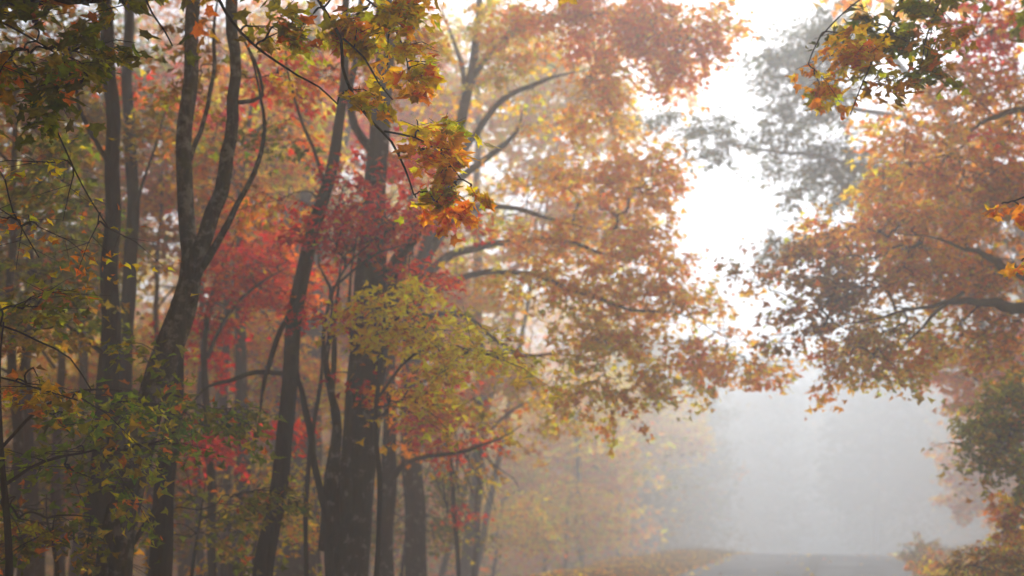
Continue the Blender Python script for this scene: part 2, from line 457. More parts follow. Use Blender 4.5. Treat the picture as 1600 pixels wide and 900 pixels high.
def tree(name, label, cat, stems, masses, bark=None, group=None, base=None, reach=True, leafkind='simple', crown=None, twig=1.0, avoid=True, dscale=1.0, minr=0.0035):
    """stems: list of (part name, pixel polyline) ; the first is the trunk and is taken down to the ground.
       masses: (px, py, D, rx px, ry px, rD m, clusters, palette, leaf size m, leaves per cluster, spray length m)"""
    bark = bark or M_BROWN
    if dscale != 1:
        stems = [(a, [(p[0], p[1], p[2] * dscale, p[3]) for p in b]) for a, b in stems]
        masses = [(q[0], q[1], q[2] * dscale, q[3], q[4], q[5] * dscale, q[6], q[7], q[8] * dscale, q[9], q[10] * dscale) for q in masses]
    tr = np.array(catmull_limb(stems[0][1]))
    if reach:
        a, b = tr[0], tr[1]
        gx, gy = a[0], a[1]
        z0 = float(ground(gx, gy)) - .15
        d = (a - b)[:3]; k = (a[2] - z0) / max(1e-3, -d[2]) if d[2] < -.05 else 0
        k = min(k, 1.2)
        foot = np.array([a[0] + d[0] * k * .5, a[1], z0, a[3] * 1.25])
        mid = np.array([(a[0] + foot[0]) / 2, a[1], z0 + .55, a[3] * 1.12]) if a[2] - z0 > 1.1 else None
        tr = np.vstack([foot] + ([mid] if mid is not None else []) + [tr])
    org = np.array([tr[0][0], tr[0][1], float(ground(tr[0][0], tr[0][1]))])
    root = tag(empty(name, org), label, cat, group)
    nodes, nr = [], []
    for i, (pn, pl) in enumerate(stems):
        P = tr if i == 0 else np.array(catmull_limb(pl))
        R = resample(P, .22 if P[0][3] > .04 else .15)
        R[:, 3] = np.maximum(R[:, 3], .004)
        R = bumpy(R, min(.02, R[0][3] * .3))
        q = np.arange(len(R)) / (len(R) - 1.0); e0 = .62 if i else .8
        R[:, 3] *= 1 - (1 - min(1, .006 / R[-1][3])) * smooth(e0, 1.0, q) if pn != 'side_base' else 1
        if i and len(R) > 6:       # limbs wander a little
            w_ = smooth(0, .25, q)[:, None] * np.column_stack([np.cumsum(RNG.normal(0, 1, len(R))) for _ in range(3)])
            R[:, :3] += w_ * R[0][3] * .16
        mb = MB()
        mb.tube(R[:, :3], R[:, 3], 16 if R[0][3] > .12 else 10 if R[0][3] > .04 else 6, rough=.09 if R[0][3] > .04 else 0)
        if i == 0 and R[0][3] > .10:       # flaring roots
            for k in range(5):
                an = k * 1.26 + RNG.uniform(-.3, .3); r0 = R[0][3]
                q = [(org[0] + math.cos(an) * r0 * g, org[1] + math.sin(an) * r0 * g, org[2] + h, r0 * w) for g, h, w in
                     ((.5, .45, .22), (.85, .16, .28), (1.4, -.04, .18), (2.0, -.14, .1))]
                q = resample(np.array(q), .2); mb.tube(q[:, :3], q[:, 3], 7)
        mb.build(pn, bark, root, org)
        sel = R[:, 2] > org[2] + (1.6 if i == 0 and reach else -9)
        if sel.any(): nodes.append(R[sel][:, :3]); nr.append(R[sel][:, 3])
    if not masses: return root
    nodes = np.vstack(nodes); nr = np.concatenate(nr)
    # cluster centres
    C, info = [], []
    for mi, (px, py, D, rx, ry, rD, n, pal, ls, lpc, L) in enumerate(masses):
        c0 = pix(px, py, D)
        p = RNG.normal(0, 1, (n * 3, 3)); p /= np.linalg.norm(p, axis=1)[:, None]
        p *= RNG.uniform(0, 1, (n * 3, 1)) ** (1 / 2.4)
        q = c0 + p * np.array([rx / F * D, rD, ry / F * D])
        if avoid:
            X, Y = project(q)
            bad = poly_in(GAPS[0], X, Y) | poly_in(GAPS[1], X, Y)
            q = q[~bad]
        gz = ground(q[:, 0], q[:, 1]); q = q[q[:, 2] > gz + .15]
        q = q[:n]
        C.append(q); info += [mi] * len(q)
    C = np.vstack(C); info = np.array(info)
    d0 = np.array([np.min(((nodes - c) ** 2).sum(1)) for c in C])
    order = np.argsort(d0)
    NX = np.zeros((len(nodes) + 3 * len(C), 3)); NX[:len(nodes)] = nodes
    NR = np.zeros(len(NX)); NR[:len(nodes)] = nr; par = -np.ones(len(NX), int); cnt = np.zeros(len(NX)); nn = len(nodes); base_n = nn
    ends, dirs = np.zeros((len(C), 3)), np.zeros((len(C), 3)); segs = []
    for ci in order:
        c = C[ci]; d = NX[:nn] - c
        dist = np.sqrt((d ** 2).sum(1)); pen = dist + np.clip(NX[:nn, 2] - c[2], 0, None) * .35
        j = int(np.argmin(pen)); a = NX[j]; v = c - a; ln = np.linalg.norm(v) + 1e-6
        L = masses[info[ci]][10]
        stop = c - v / ln * min(L * .45, ln * .5)
        arch = np.array([0, 0, 1.]) * ln * RNG.uniform(.02, .16) + RNG.normal(0, .06, 3) * ln
        m1 = a + (stop - a) * .36 + arch; m2 = a + (stop - a) * .7 + arch * .9 + RNG.normal(0, .03, 3) * ln
        ids = [j]
        for q in (m1, m2, stop):
            NX[nn] = q; par[nn] = ids[-1]; ids.append(nn); nn += 1
        segs.append(ids); ends[ci] = stop; dirs[ci] = v / ln
    for k in range(nn - 1, base_n - 1, -1):
        if cnt[k] == 0: cnt[k] = 1
        if par[k] >= 0: cnt[par[k]] += cnt[k]
    mb = MB()
    for ids in segs:
        P = NX[ids]; c_ = cnt[ids[1:]]
        r = twig * (.0042 * np.sqrt(c_) + minr * .6); r = np.concatenate([[r[0] * 1.15], r])
        if ids[0] < base_n: r = np.minimum(r, NR[ids[0]] * .85 + .001)
        R = resample(np.column_stack([P, r]), max(.12, np.linalg.norm(P[-1] - P[0]) / 9))
        mb.tube(R[:, :3], R[:, 3], 5, 0, cap=False)
    # sprays of leaves
    for mi, M in enumerate(masses):
        idx = np.nonzero(info == mi)[0]
        if not len(idx): continue
        ls, lpc, L, pal = M[8], M[9], M[10], M[7]
        per = np.maximum(1, RNG.normal(lpc, lpc * .35, len(idx)).astype(int))
        g = np.repeat(np.arange(len(idx)), per); N = len(g)
        dr = dirs[idx] + RNG.normal(0, .35, (len(idx), 3)); dr[:, 2] = dr[:, 2] * .5 - .12
        dr /= np.linalg.norm(dr, axis=1)[:, None]
        side = np.cross(dr, [0, 0, 1.]); side /= np.linalg.norm(side, axis=1)[:, None] + 1e-6
        Lc = L * RNG.uniform(.7, 1.3, len(idx))
        # the spray's own side twigs
        for q, ci in enumerate(idx):
            if L < .2: continue
            e = ends[ci]; tip = e + dr[q] * Lc[q] + np.array([0, 0, -.06 * Lc[q]])
            rt = twig * .0045
            mb.tube([e, e + dr[q] * Lc[q] * .5 + [0, 0, .02], tip], [rt, rt * .75, rt * .4], 4, 0, cap=False)
            for sg in (1, -1):
                b = e + dr[q] * Lc[q] * RNG.uniform(.2, .45)
                mb.tube([b, b + (dr[q] * .5 + side[q] * sg * .6) * Lc[q] * RNG.uniform(.5, .9)], [rt * .6, rt * .3], 3, 0, cap=False)
        u = RNG.beta(1.6, 1.3, N) * 1.15; v = RNG.normal(0, .36, N) * (1.15 - .5 * u)
        w = RNG.normal(-.03, .09, N)
        P = ends[idx][g] + dr[g] * (u * Lc[g])[:, None] + side[g] * (v * Lc[g])[:, None]
        P[:, 2] += w * Lc[g] * 1.2 - .03 - .10 * Lc[g] * (v ** 2 + u ** 2)
        nrm = np.stack([RNG.normal(0, .55, N), RNG.normal(0, .55, N) - .15, np.abs(RNG.normal(.8, .35, N))], -1)
        outw = dr[g] * u[:, None] + side[g] * v[:, None]
        yaw = np.arctan2(outw[:, 1], outw[:, 0]) + RNG.normal(0, .7, N)
        nrm += outw * .5
        sz = ls * np.clip(RNG.normal(1, .3, N), .4, 1.7)
        add_leaves(mb, P, nrm, yaw, sz, pick(pal, N, g), leafkind)
    mb.build('crown', [M_TWIG, M_LEAF], root, org)
    return root


DENS = 5.2
def m(px, py, D, rx, ry, pal, dens=1.0, ls=.11, lpc=30, L=.55, rD=None):
    area = math.pi * (rx / F * D) * (ry / F * D)
    rD = rD if rD is not None else max(.35, min(rx, ry) / F * D * 1.2)
    per = .42 * lpc * ls * ls * .9
    n = max(2, int(dens * DENS * area / per))
    return (px, py, D, rx, ry, rD, n, pal, ls, lpc, L)
def top(px, D, h, r, pal='rust', dens=1.9, ls=.2):
    """the part of a crown that stands above the picture's upper edge: h metres up, r metres wide"""
    el = (h - CAMZ) / D
    a = math.atan(el) - PITCH
    py = 450 - F * math.tan(a)
    return m(px, py, D, r / D * F, r * .5 / D * F, pal, dens, ls, 26, .9, r * .8)

# ------------------------------------------------------------------ trees on the left of the road
tree('forked_tree', 'big forked tree with a grey lichened left stem and a dark leaning right stem', 'tree',
     [('trunk', [(178, 905, 9.0, 54), (206, 760, 9.0, 46), (232, 650, 9.1, 42), (262, 545, 9.2, 44), (288, 455, 9.3, 38), (297, 400, 9.3, 27), (290, 300, 9.5, 25), (293, 180, 9.7, 24), (297, 60, 9.9, 22), (303, -90, 10.2, 24), (310, -330, 10.8, 18), (300, -600, 11.4, 9)]),
      ('leaning_stem', [(282, 480, 9.25, 34), (312, 395, 9.2, 27), (340, 300, 9.1, 24), (362, 210, 9.0, 21), (378, 110, 9.0, 18), (384, -20, 9.1, 20), (400, -260, 9.3, 14), (430, -500, 9.6, 7)]),
      ('branch', [(300, 440, 9.2, 14), (345, 375, 9.0, 11), (372, 318, 8.9, 9), (396, 268, 8.8, 8), (408, 200, 8.8, 6), (398, 120, 8.8, 4), (385, 70, 8.7, 3)]),
      ('branch', [(296, 250, 9.6, 10), (315, 190, 9.8, 8), (335, 120, 10, 7), (340, 20, 10.2, 5), (352, -60, 10.3, 4)]),
      ('branch', [(374, 160, 9.0, 9), (410, 150, 8.9, 6), (396, 95, 8.8, 5), (362, 30, 8.8, 3)])],
     [m(270, 560, 8.6, 40, 30, 'green', .25, .09), m(420, 90, 9.2, 50, 60, 'gold', .12, .1), m(300, 100, 10.6, 70, 90, 'brown', .22, .1),
      top(300, 10.5, 12.5, 3.4, 'rust'), top(420, 9.5, 10.5, 2.2, 'gold')], M_GREY)
tree('straight_tree', 'dark straight tree rising right behind the foot of the big forked tree', 'tree',
     [('trunk', [(253, 905, 10.2, 36), (258, 800, 10.2, 32), (265, 690, 10.3, 30), (270, 600, 10.4, 27), (279, 500, 10.1, 23), (286, 440, 9.7, 15), (291, 395, 9.5, 7)]),
      ('branch', [(204, 856, 9.8, 7), (222, 828, 9.9, 9), (240, 800, 10.0, 10), (252, 770, 10.15, 11)])],
     [m(330, 650, 9.8, 75, 26, 'green', .9, .09), m(250, 610, 9.8, 60, 30, 'green', .5, .09), m(395, 765, 10.4, 60, 22, 'olive', .55, .09)], M_DARK)
tree('slender_tree', 'dark slender upright tree, left one of the close pair at the left', 'tree',
     [('trunk', [(152, 905, 11.0, 42), (160, 760, 11.0, 38), (166, 600, 11.1, 34), (173, 450, 11.2, 27), (178, 330, 11.3, 24), (172, 190, 11.4, 22), (168, 60, 11.5, 22), (166, -120, 11.7, 18), (170, -420, 12, 10)]),
      ('branch', [(170, 560, 11.1, 9), (120, 520, 11, 6), (80, 500, 10.9, 4), (20, 520, 10.7, 3)]),
      ('branch', [(172, 260, 11.3, 9), (130, 180, 11.2, 7), (112, 90, 11, 5), (90, 10, 11, 4)])],
     [m(110, 260, 11.2, 90, 90, 'olive', .45), m(70, 470, 11, 90, 60, 'olive', .7), m(60, 540, 10.6, 70, 40, 'brown', .45),
      top(120, 11.5, 12.5, 3.4, 'olive'), top(0, 11.5, 10.5, 2.6, 'brown')], M_DARK)
tree('slender_tree', 'dark slender upright tree, right one of the close pair at the left', 'tree',
     [('trunk', [(182, 905, 13.5, 26), (186, 760, 13.5, 24), (192, 600, 13.5, 23), (204, 450, 13.5, 23), (205, 330, 13.5, 21), (202, 190, 13.5, 19), (201, 60, 13.6, 17), (199, -100, 13.8, 15), (196, -350, 14, 9)]),
      ('branch', [(205, 360, 13.5, 7), (222, 290, 13.4, 5), (250, 200, 13.3, 4), (268, 130, 13.2, 3)])],
     [m(240, 210, 13.4, 50, 90, 'brown', .3), m(225, 150, 14.4, 70, 50, 'rose', .25), top(230, 14, 13, 3.2, 'rust')], M_DARK)
tree('leaning_tree', 'thin dark tree leaning right between the forked tree and the thick trunk', 'tree',
     [('trunk', [(412, 905, 11.6, 31), (428, 800, 11.6, 28), (441, 700, 11.7, 26), (452, 600, 11.8, 25), (463, 500, 11.9, 25), (479, 400, 12, 23), (500, 320, 12.1, 21), (519, 250, 12.2, 19), (535, 170, 12.3, 16), (541, 90, 12.4, 13), (538, 0, 12.5, 12), (545, -150, 12.8, 9), (560, -400, 13.3, 5)]),
      ('branch', [(474, 440, 12, 10), (455, 490, 11.8, 9), (434, 530, 11.7, 9), (420, 575, 11.6, 8), (410, 620, 11.6, 8), (404, 680, 11.6, 6)]),
      ('branch', [(517, 925, 12.4, 15), (514, 880, 12.2, 14), (507, 800, 11.8, 11), (499, 730, 11.65, 10), (490, 660, 11.7, 10), (480, 600, 11.8, 10), (470, 545, 11.85, 9), (462, 500, 11.9, 8)]),
      ('branch', [(508, 290, 12.1, 8), (490, 240, 12, 6), (470, 190, 12, 5), (450, 120, 12, 4), (440, 40, 12, 3)]),
      ('branch', [(455, 585, 11.8, 8), (400, 583, 11.6, 8), (360, 598, 11.4, 7), (322, 608, 11.3, 5), (290, 640, 11.2, 4)])],
     [m(470, 120, 12.6, 60, 80, 'rose', .45), m(440, 220, 12.2, 60, 50, 'olive', .25), m(540, 60, 12.9, 40, 60, 'gold', .3), m(420, 300, 12.3, 50, 40, 'rust', .3), top(520, 13, 12, 3.0, 'coral', .4)], M_DARK)
tree('thick_tree', 'thickest dark trunk, with side stems joined at its foot', 'tree',
     [('trunk', [(541, 905, 12.5, 60), (551, 800, 12.5, 55), (562, 700, 12.5, 54), (574, 600, 12.5, 57), (580, 500, 12.5, 56), (578, 420, 12.5, 46), (584, 330, 12.6, 36), (592, 230, 12.7, 32), (598, 120, 12.8, 30), (600, 0, 13, 27), (604, -200, 13.3, 20), (620, -450, 13.8, 9)]),
      ('side_stem', [(514, 860, 12.35, 34), (521, 760, 12.3, 26), (528, 690, 12.2, 18), (532, 640, 12.2, 14), (526, 560, 12.1, 9), (530, 480, 12.1, 8), (518, 400, 12.1, 5), (512, 330, 12, 4)]),
      ('side_stem', [(519, 790, 12.25, 14), (523, 700, 12.22, 11), (523, 650, 12.2, 9), (516, 590, 12.1, 9), (514, 520, 12, 8), (520, 440, 12, 6), (530, 380, 12, 4)]),
      ('side_stem', [(540, 800, 12.2, 20), (545, 700, 12.1, 15), (548, 620, 12, 11), (552, 520, 12, 8), (546, 430, 11.9, 6), (560, 360, 11.9, 4)]),
      ('limb', [(596, 530, 12.5, 42), (612, 460, 12.5, 32), (634, 400, 12.5, 22), (668, 350, 12.4, 14), (712, 318, 12.3, 9), (752, 300, 12.2, 5)]),
      ('limb', [(594, 250, 12.7, 17), (560, 200, 12.7, 14), (556, 120, 12.8, 12), (566, 20, 12.9, 10), (560, -100, 13, 7)]),
      ('branch', [(586, 680, 12.2, 7), (596, 650, 12.1, 6), (606, 642, 12, 4), (610, 618, 11.9, 3)])],
     [m(605, 90, 13.2, 70, 80, 'rust', .35), m(610, 250, 13, 60, 60, 'rose', .5), m(700, 330, 12.5, 50, 30, 'rose', .35), m(660, 40, 13.6, 60, 50, 'gold', .3), top(600, 13.4, 13, 3.4, 'orange', .4)], M_BROWN)
tree('yellow_maple', 'small maple holding bright yellow green sprays beside the thick trunk', 'tree',
     [('trunk', [(588, 905, 11.2, 8), (592, 780, 11.2, 8), (588, 660, 11.1, 7), (596, 560, 11, 7), (600, 480, 10.9, 5), (592, 440, 10.9, 4)]),
      ('branch', [(592, 620, 11, 5), (640, 560, 10.8, 4), (700, 540, 10.6, 3), (770, 558, 10.5, 2)]),
      ('branch', [(598, 520, 10.95, 5), (636, 490, 10.8, 4), (690, 500, 10.7, 3)])],
     [m(606, 470, 10.8, 40, 32, 'yellow', 1.5, .10), m(655, 510, 10.7, 50, 28, 'yellow', 2.0, .10), m(715, 545, 10.6, 60, 24, 'yellow', 2.0, .10), m(785, 558, 10.5, 35, 16, 'yellow', 1.6, .10),
      m(640, 620, 11.4, 45, 60, 'gold', .7, .10), m(560, 470, 10.9, 22, 20, 'yellow', .5, .1)], M_DARK)
tree('branching_tree', 'thin trunk with one long bare branch curving up towards the road', 'tree',
     [('trunk', [(604, 905, 16.0, 22), (605, 820, 16, 20), (606, 745, 16, 22), (607, 690, 16, 19), (609, 620, 16.1, 18), (612, 540, 16.2, 15), (622, 440, 16.3, 12), (640, 330, 16.5, 9), (655, 200, 16.8, 6)]),
      ('branch', [(608, 758, 16, 13), (622, 735, 15.8, 10), (640, 717, 15.6, 8), (672, 708, 15.4, 7), (715, 700, 15.2, 6), (760, 685, 15, 5), (792, 672, 14.9, 4), (816, 655, 14.8, 3)]),
      ('branch', [(610, 640, 16, 8), (650, 600, 15.9, 6), (700, 590, 15.7, 5), (740, 610, 15.6, 3)])],
     [m(655, 610, 16, 60, 60, 'rose', .75), m(700, 650, 15.8, 50, 50, 'rose', .55), m(640, 680, 16.2, 35, 35, 'coral', .4), m(720, 660, 15.6, 45, 26, 'yellow', .5), m(745, 640, 15.5, 40, 26, 'gold', .5)], M_BROWN)
tree('red_maple', 'crimson maple spreading between the forked tree and the leaning thin tree', 'tree',
     [('trunk', [(330, 905, 14.5, 13), (328, 800, 14.5, 13), (330, 700, 14.5, 12), (322, 600, 14.5, 11), (320, 500, 14.5, 9), (345, 420, 14.5, 7), (380, 350, 14.5, 5)]),
      ('branch', [(324, 560, 14.5, 7), (350, 500, 14.4, 6), (400, 450, 14.3, 5), (450, 420, 14.2, 3)]),
      ('branch', [(326, 640, 14.5, 6), (300, 700, 14.3, 4), (280, 730, 14.2, 3)])],
     [m(400, 365, 14.6, 65, 42, 'rose', 1.0), m(370, 430, 14.5, 55, 50, 'red', .85), m(440, 440, 14.8, 60, 60, 'rose', .85), m(325, 520, 14.8, 35, 55, 'red', .8), m(310, 700, 14.2, 45, 48, 'red', .9), m(430, 660, 14.4, 30, 40, 'red', .45), m(340, 250, 15.4, 60, 80, 'rust', .5), m(350, 180, 15.6, 50, 60, 'red', .3)], M_DARK)
tree('red_maple', 'crimson maple whose foliage crosses in front of the thick trunk', 'tree',
     [('trunk', [(478, 905, 12.9, 8), (480, 800, 12.9, 8), (484, 700, 12.8, 8), (500, 600, 12.6, 7), (508, 500, 12.2, 6), (540, 420, 11.9, 5), (580, 380, 11.6, 4)]),
      ('branch', [(520, 450, 12.1, 5), (580, 400, 11.8, 4), (640, 380, 11.7, 3)])],
     [m(560, 345, 11.9, 65, 40, 'red', 1.0, .1), m(620, 350, 11.9, 50, 48, 'rose', .8, .1), m(530, 390, 12, 40, 36, 'red', .8, .1), m(655, 425, 12.2, 42, 45, 'rose', .8, .1), m(555, 300, 12.2, 50, 30, 'red', .6, .1), m(570, 590, 12.0, 20, 42, 'red', .5, .1), m(505, 500, 12.1, 35, 36, 'red', .5, .1), m(480, 320, 12.6, 40, 30, 'rose', .4)], M_DARK)
tree('orange_maple', 'low orange maple glowing behind the crimson foliage, framed by thin stems', 'tree',
     [('trunk', [(352, 905, 19, 14), (353, 760, 19, 13), (351, 600, 19, 13), (354, 500, 19, 11), (352, 450, 19, 9), (358, 360, 19, 6)]),
      ('branch', [(353, 480, 19, 6), (330, 470, 18.8, 6), (300, 486, 18.6, 4)]),
      ('branch', [(353, 470, 19, 6), (400, 480, 18.8, 5), (440, 470, 18.6, 3)])],
     [m(380, 530, 19.4, 80, 60, 'orange', .9, .12), m(460, 560, 19, 60, 50, 'orange', .8, .12), m(420, 620, 19.4, 60, 40, 'gold', .6, .12), m(520, 620, 19.5, 50, 60, 'gold', .5, .12)], M_BROWN)
tree('pale_trunk', 'wide fog grey trunk seen between the leaning tree and the thick trunk', 'tree',
     [('trunk', [(462, 905, 22, 58), (470, 780, 22, 52), (476, 660, 22, 50), (480, 560, 22, 46), (482, 420, 22.2, 40), (485, 250, 22.5, 32), (490, 60, 23, 24), (495, -150, 23.5, 14)]),
      ('limb', [(481, 480, 22, 20), (450, 380, 22, 14), (420, 280, 22, 10), (400, 150, 22, 6)]),
      ('limb', [(484, 340, 22.3, 18), (530, 240, 22.3, 12), (560, 120, 22.3, 8)])],
     [m(430, 250, 22.5, 100, 80, 'rust', .45, .14), m(520, 160, 22.8, 90, 90, 'rose', .5, .14), m(450, 60, 23, 100, 80, 'orange', .4, .14)], M_BROWN)

# the big orange maple whose limbs reach over the road
DENS = 3.9
tree('spreading_maple', 'big orange and gold maple fanning its limbs over the road', 'tree',
     [('trunk', [(648, 905, 18.5, 34), (646, 780, 18.5, 32), (642, 660, 18.5, 32), (640, 560, 18.5, 32), (648, 470, 18.5, 30), (668, 390, 18.4, 26), (690, 300, 18.4, 22), (712, 220, 18.4, 19), (735, 130, 18.4, 16), (745, 40, 18.5, 12), (750, -80, 18.6, 9), (750, -300, 19, 5)]),
      ('limb', [(662, 410, 18.4, 16), (700, 355, 18, 13), (745, 325, 17.7, 10), (810, 322, 17.3, 8), (880, 338, 17, 6), (950, 350, 16.8, 4)]),
      ('limb', [(655, 440, 18.4, 16), (700, 405, 18, 13), (760, 385, 17.6, 10), (840, 378, 17.2, 8), (920, 398, 16.9, 6), (1000, 420, 16.6, 4)]),
      ('limb', [(648, 475, 18.4, 15), (700, 444, 17.9, 11), (760, 424, 17.5, 10), (830, 428, 17.0, 9), (900, 452, 16.6, 8), (980, 478, 16.3, 6), (1060, 488, 16, 4), (1130, 520, 15.8, 3)]),
      ('limb', [(646, 510, 18.4, 13), (690, 488, 18, 10), (735, 492, 17.6, 9), (775, 520, 17.2, 7), (820, 548, 16.8, 6), (880, 545, 16.5, 5), (950, 560, 16.2, 3)]),
      ('limb', [(700, 270, 18.4, 14), (745, 210, 18.1, 12), (790, 160, 17.8, 10), (850, 130, 17.5, 8), (930, 110, 17.2, 5)]),
      ('limb', [(688, 305, 18.4, 14), (740, 262, 18, 12), (800, 215, 17.7, 9), (830, 165, 17.6, 7)]),
      ('limb', [(738, 120, 18.4, 12), (790, 60, 18, 9), (870, 30, 17.5, 7), (960, 20, 17, 5), (1060, 30, 16.5, 3)]),
      ('limb', [(722, 190, 18.4, 10), (728, 130, 18.8, 9), (712, 70, 19, 7), (690, 0, 19.2, 5)])],
     [m(900, 45, 17.2, 120, 50, 'coral', 1.0), m(1030, 50, 16.6, 110, 52, 'coral', 1.15), m(960, 5, 16.8, 140, 40, 'coral', .9),
      m(790, 50, 18, 70, 60, 'gold', .9), m(800, 120, 17.8, 80, 40, 'gold', .45), m(920, 140, 17.2, 60, 55, 'honey', 1.1), m(850, 190, 17.4, 60, 30, 'honey', .3),
      m(1060, 105, 16.6, 45, 42, 'coral', 1.3), m(1110, 45, 16.4, 50, 46, 'coral', 1.2), m(1020, 250, 16.7, 45, 50, 'honey', 1.0), m(935, 205, 17, 45, 45, 'honey', .6),
      m(840, 270, 17.3, 90, 35, 'honey', .5), m(950, 285, 17, 90, 50, 'honey', .95), m(1000, 300, 16.8, 50, 65, 'honey', .8),
      m(780, 350, 17.5, 70, 30, 'gold', .5), m(900, 375, 17, 110, 38, 'honey', .85), m(1010, 395, 16.6, 90, 45, 'honey', .9), m(750, 430, 17.8, 50, 30, 'peach', .3),
      m(850, 425, 17, 90, 35, 'gold', .9), m(960, 450, 16.6, 100, 45, 'honey', 1.0), m(1060, 470, 16.2, 80, 50, 'honey', .9), m(1110, 540, 15.9, 60, 36, 'honey', 1.3), m(1165, 568, 15.7, 50, 26, 'honey', 1.5),
      m(890, 500, 16.5, 70, 45, 'gold', .55), m(960, 545, 16.2, 90, 40, 'gold', .95), m(1035, 590, 16.0, 60, 30, 'gold', .8), m(920, 600, 16.3, 55, 30, 'gold', .7), m(950, 640, 16.2, 30, 18, 'gold', .6), m(1000, 620, 16, 40, 22, 'gold', .7), m(865, 585, 16.5, 30, 36, 'honey', .45), m(900, 645, 16.2, 22, 14, 'honey', .5), m(1075, 600, 15.9, 20, 26, 'gold', .5),
      m(700, 180, 18.8, 60, 60, 'honey', .3), top(820, 18, 13.5, 3.8, 'honey', .35)], M_BROWN)
DENS = 4.8
tree('peach_maple', 'pale peach maple in the fog just under the gold sprays', 'tree',
     [('trunk', [(742, 905, 25, 9), (745, 800, 25, 9), (750, 700, 25, 8), (762, 620, 25, 7), (775, 560, 25, 5)]),
      ('branch', [(752, 690, 25, 5), (800, 640, 24.6, 4), (850, 620, 24.2, 3)])],
     [m(800, 580, 25, 45, 50, 'peach', .9, .13), m(840, 620, 24.5, 40, 24, 'peach', .7, .13), m(870, 665, 24.3, 36, 14, 'peach', .8, .13), m(760, 480, 25.4, 60, 50, 'peach', .5, .13), m(820, 720, 24.6, 30, 30, 'orange', .22, .13), m(760, 640, 25, 60, 50, 'coral', .35, .13)], M_BROWN)
def vines():
    out = []
    for k in range(24):
        x = RNG.uniform(672, 752); y = 712 - (x - 690) * .25 - RNG.uniform(0, 40); D = 17.9 + RNG.normal(0, .3)
        P = [(x, y, D, 2.0)]; dx = RNG.normal(.12, .22); n_ = RNG.integers(4, 9)
        for q in range(n_):
            dx += RNG.normal(0, .2)
            x += dx * 18; y += RNG.uniform(9, 24); P.append((x, y, D + RNG.normal(0, .08), 1.9 - 1.0 * q / n_))
        out.append(('drooping_twig', P))
    return out
tree('tangled_sapling', 'thin sapling hung with a tangle of bare drooping twigs, right of the long bare branch', 'sapling',
     [('trunk', [(716, 905, 18, 6), (713, 830, 18, 7), (708, 760, 18, 7), (700, 700, 18, 8), (696, 640, 18, 7), (700, 590, 18, 4)])] +
     vines(),
     [m(700, 720, 18, 60, 60, 'gold', .08), m(760, 730, 18, 30, 30, 'peach', .1), m(725, 790, 18, 25, 20, 'rose', .12)], M_TWIG, minr=.002)

# undergrowth trees low on the left
tree('green_sapling', 'dark green sapling filling the lower left corner', 'sapling',
     [('trunk', [(14, 905, 7.4, 12), (8, 800, 7.4, 11), (2, 700, 7.4, 10), (-2, 600, 7.4, 9), (6, 500, 7.5, 6)]),
      ('branch', [(2, 700, 7.4, 6), (60, 640, 7.6, 5), (130, 610, 7.8, 4), (190, 612, 8, 3)]),
      ('branch', [(4, 760, 7.4, 6), (70, 720, 7.6, 5), (160, 700, 7.8, 4)])],
     [m(150, 640, 7.9, 90, 40, 'green', 0.63, .085), m(190, 690, 8, 60, 50, 'green', 0.56, .085), m(110, 740, 7.8, 80, 50, 'green', 0.49, .085), m(180, 800, 8, 60, 36, 'olive', 0.24, .085), m(60, 800, 7.8, 60, 60, 'olive', 0.21, .085)], M_DARK)
tree('brown_sapling', 'sapling with long arching bare twigs and brown yellow leaves at the left edge', 'sapling',
     [('trunk', [(-60, 905, 6.5, 12), (-62, 700, 6.5, 11), (-58, 520, 6.5, 10), (-50, 350, 6.5, 8), (-36, 180, 6.4, 6), (-20, 60, 6.3, 4)]),
      ('branch', [(-48, 300, 6.5, 5), (0, 268, 6.4, 3.2), (20, 330, 6.3, 2.5), (60, 400, 6.2, 2)]),
      ('branch', [(-38, 150, 6.4, 5), (0, 82, 6.3, 4), (50, 142, 6.2, 3.4), (92, 212, 6.2, 3), (128, 290, 6.2, 2.5), (168, 352, 6.2, 2)]),
      ('branch', [(-56, 520, 6.5, 5), (0, 508, 6.5, 3.4), (60, 532, 6.5, 3), (110, 560, 6.6, 2.4), (145, 610, 6.6, 2)]),
      ('branch', [(-58, 600, 6.5, 5), (0, 590, 6.5, 3.2), (50, 605, 6.5, 2.5), (120, 625, 6.5, 2)])],
     [m(60, 355, 6.4, 65, 14, 'coral', .9, .055), m(150, 350, 6.4, 40, 14, 'gold', .35, .055), m(110, 270, 6.3, 60, 40, 'yellow', .14, .06), m(60, 470, 6.7, 70, 50, 'olive', .35, .08), m(30, 580, 6.8, 60, 40, 'brown', .3, .08), m(120, 620, 6.5, 60, 16, 'brown', .35, .08)], M_TWIG)

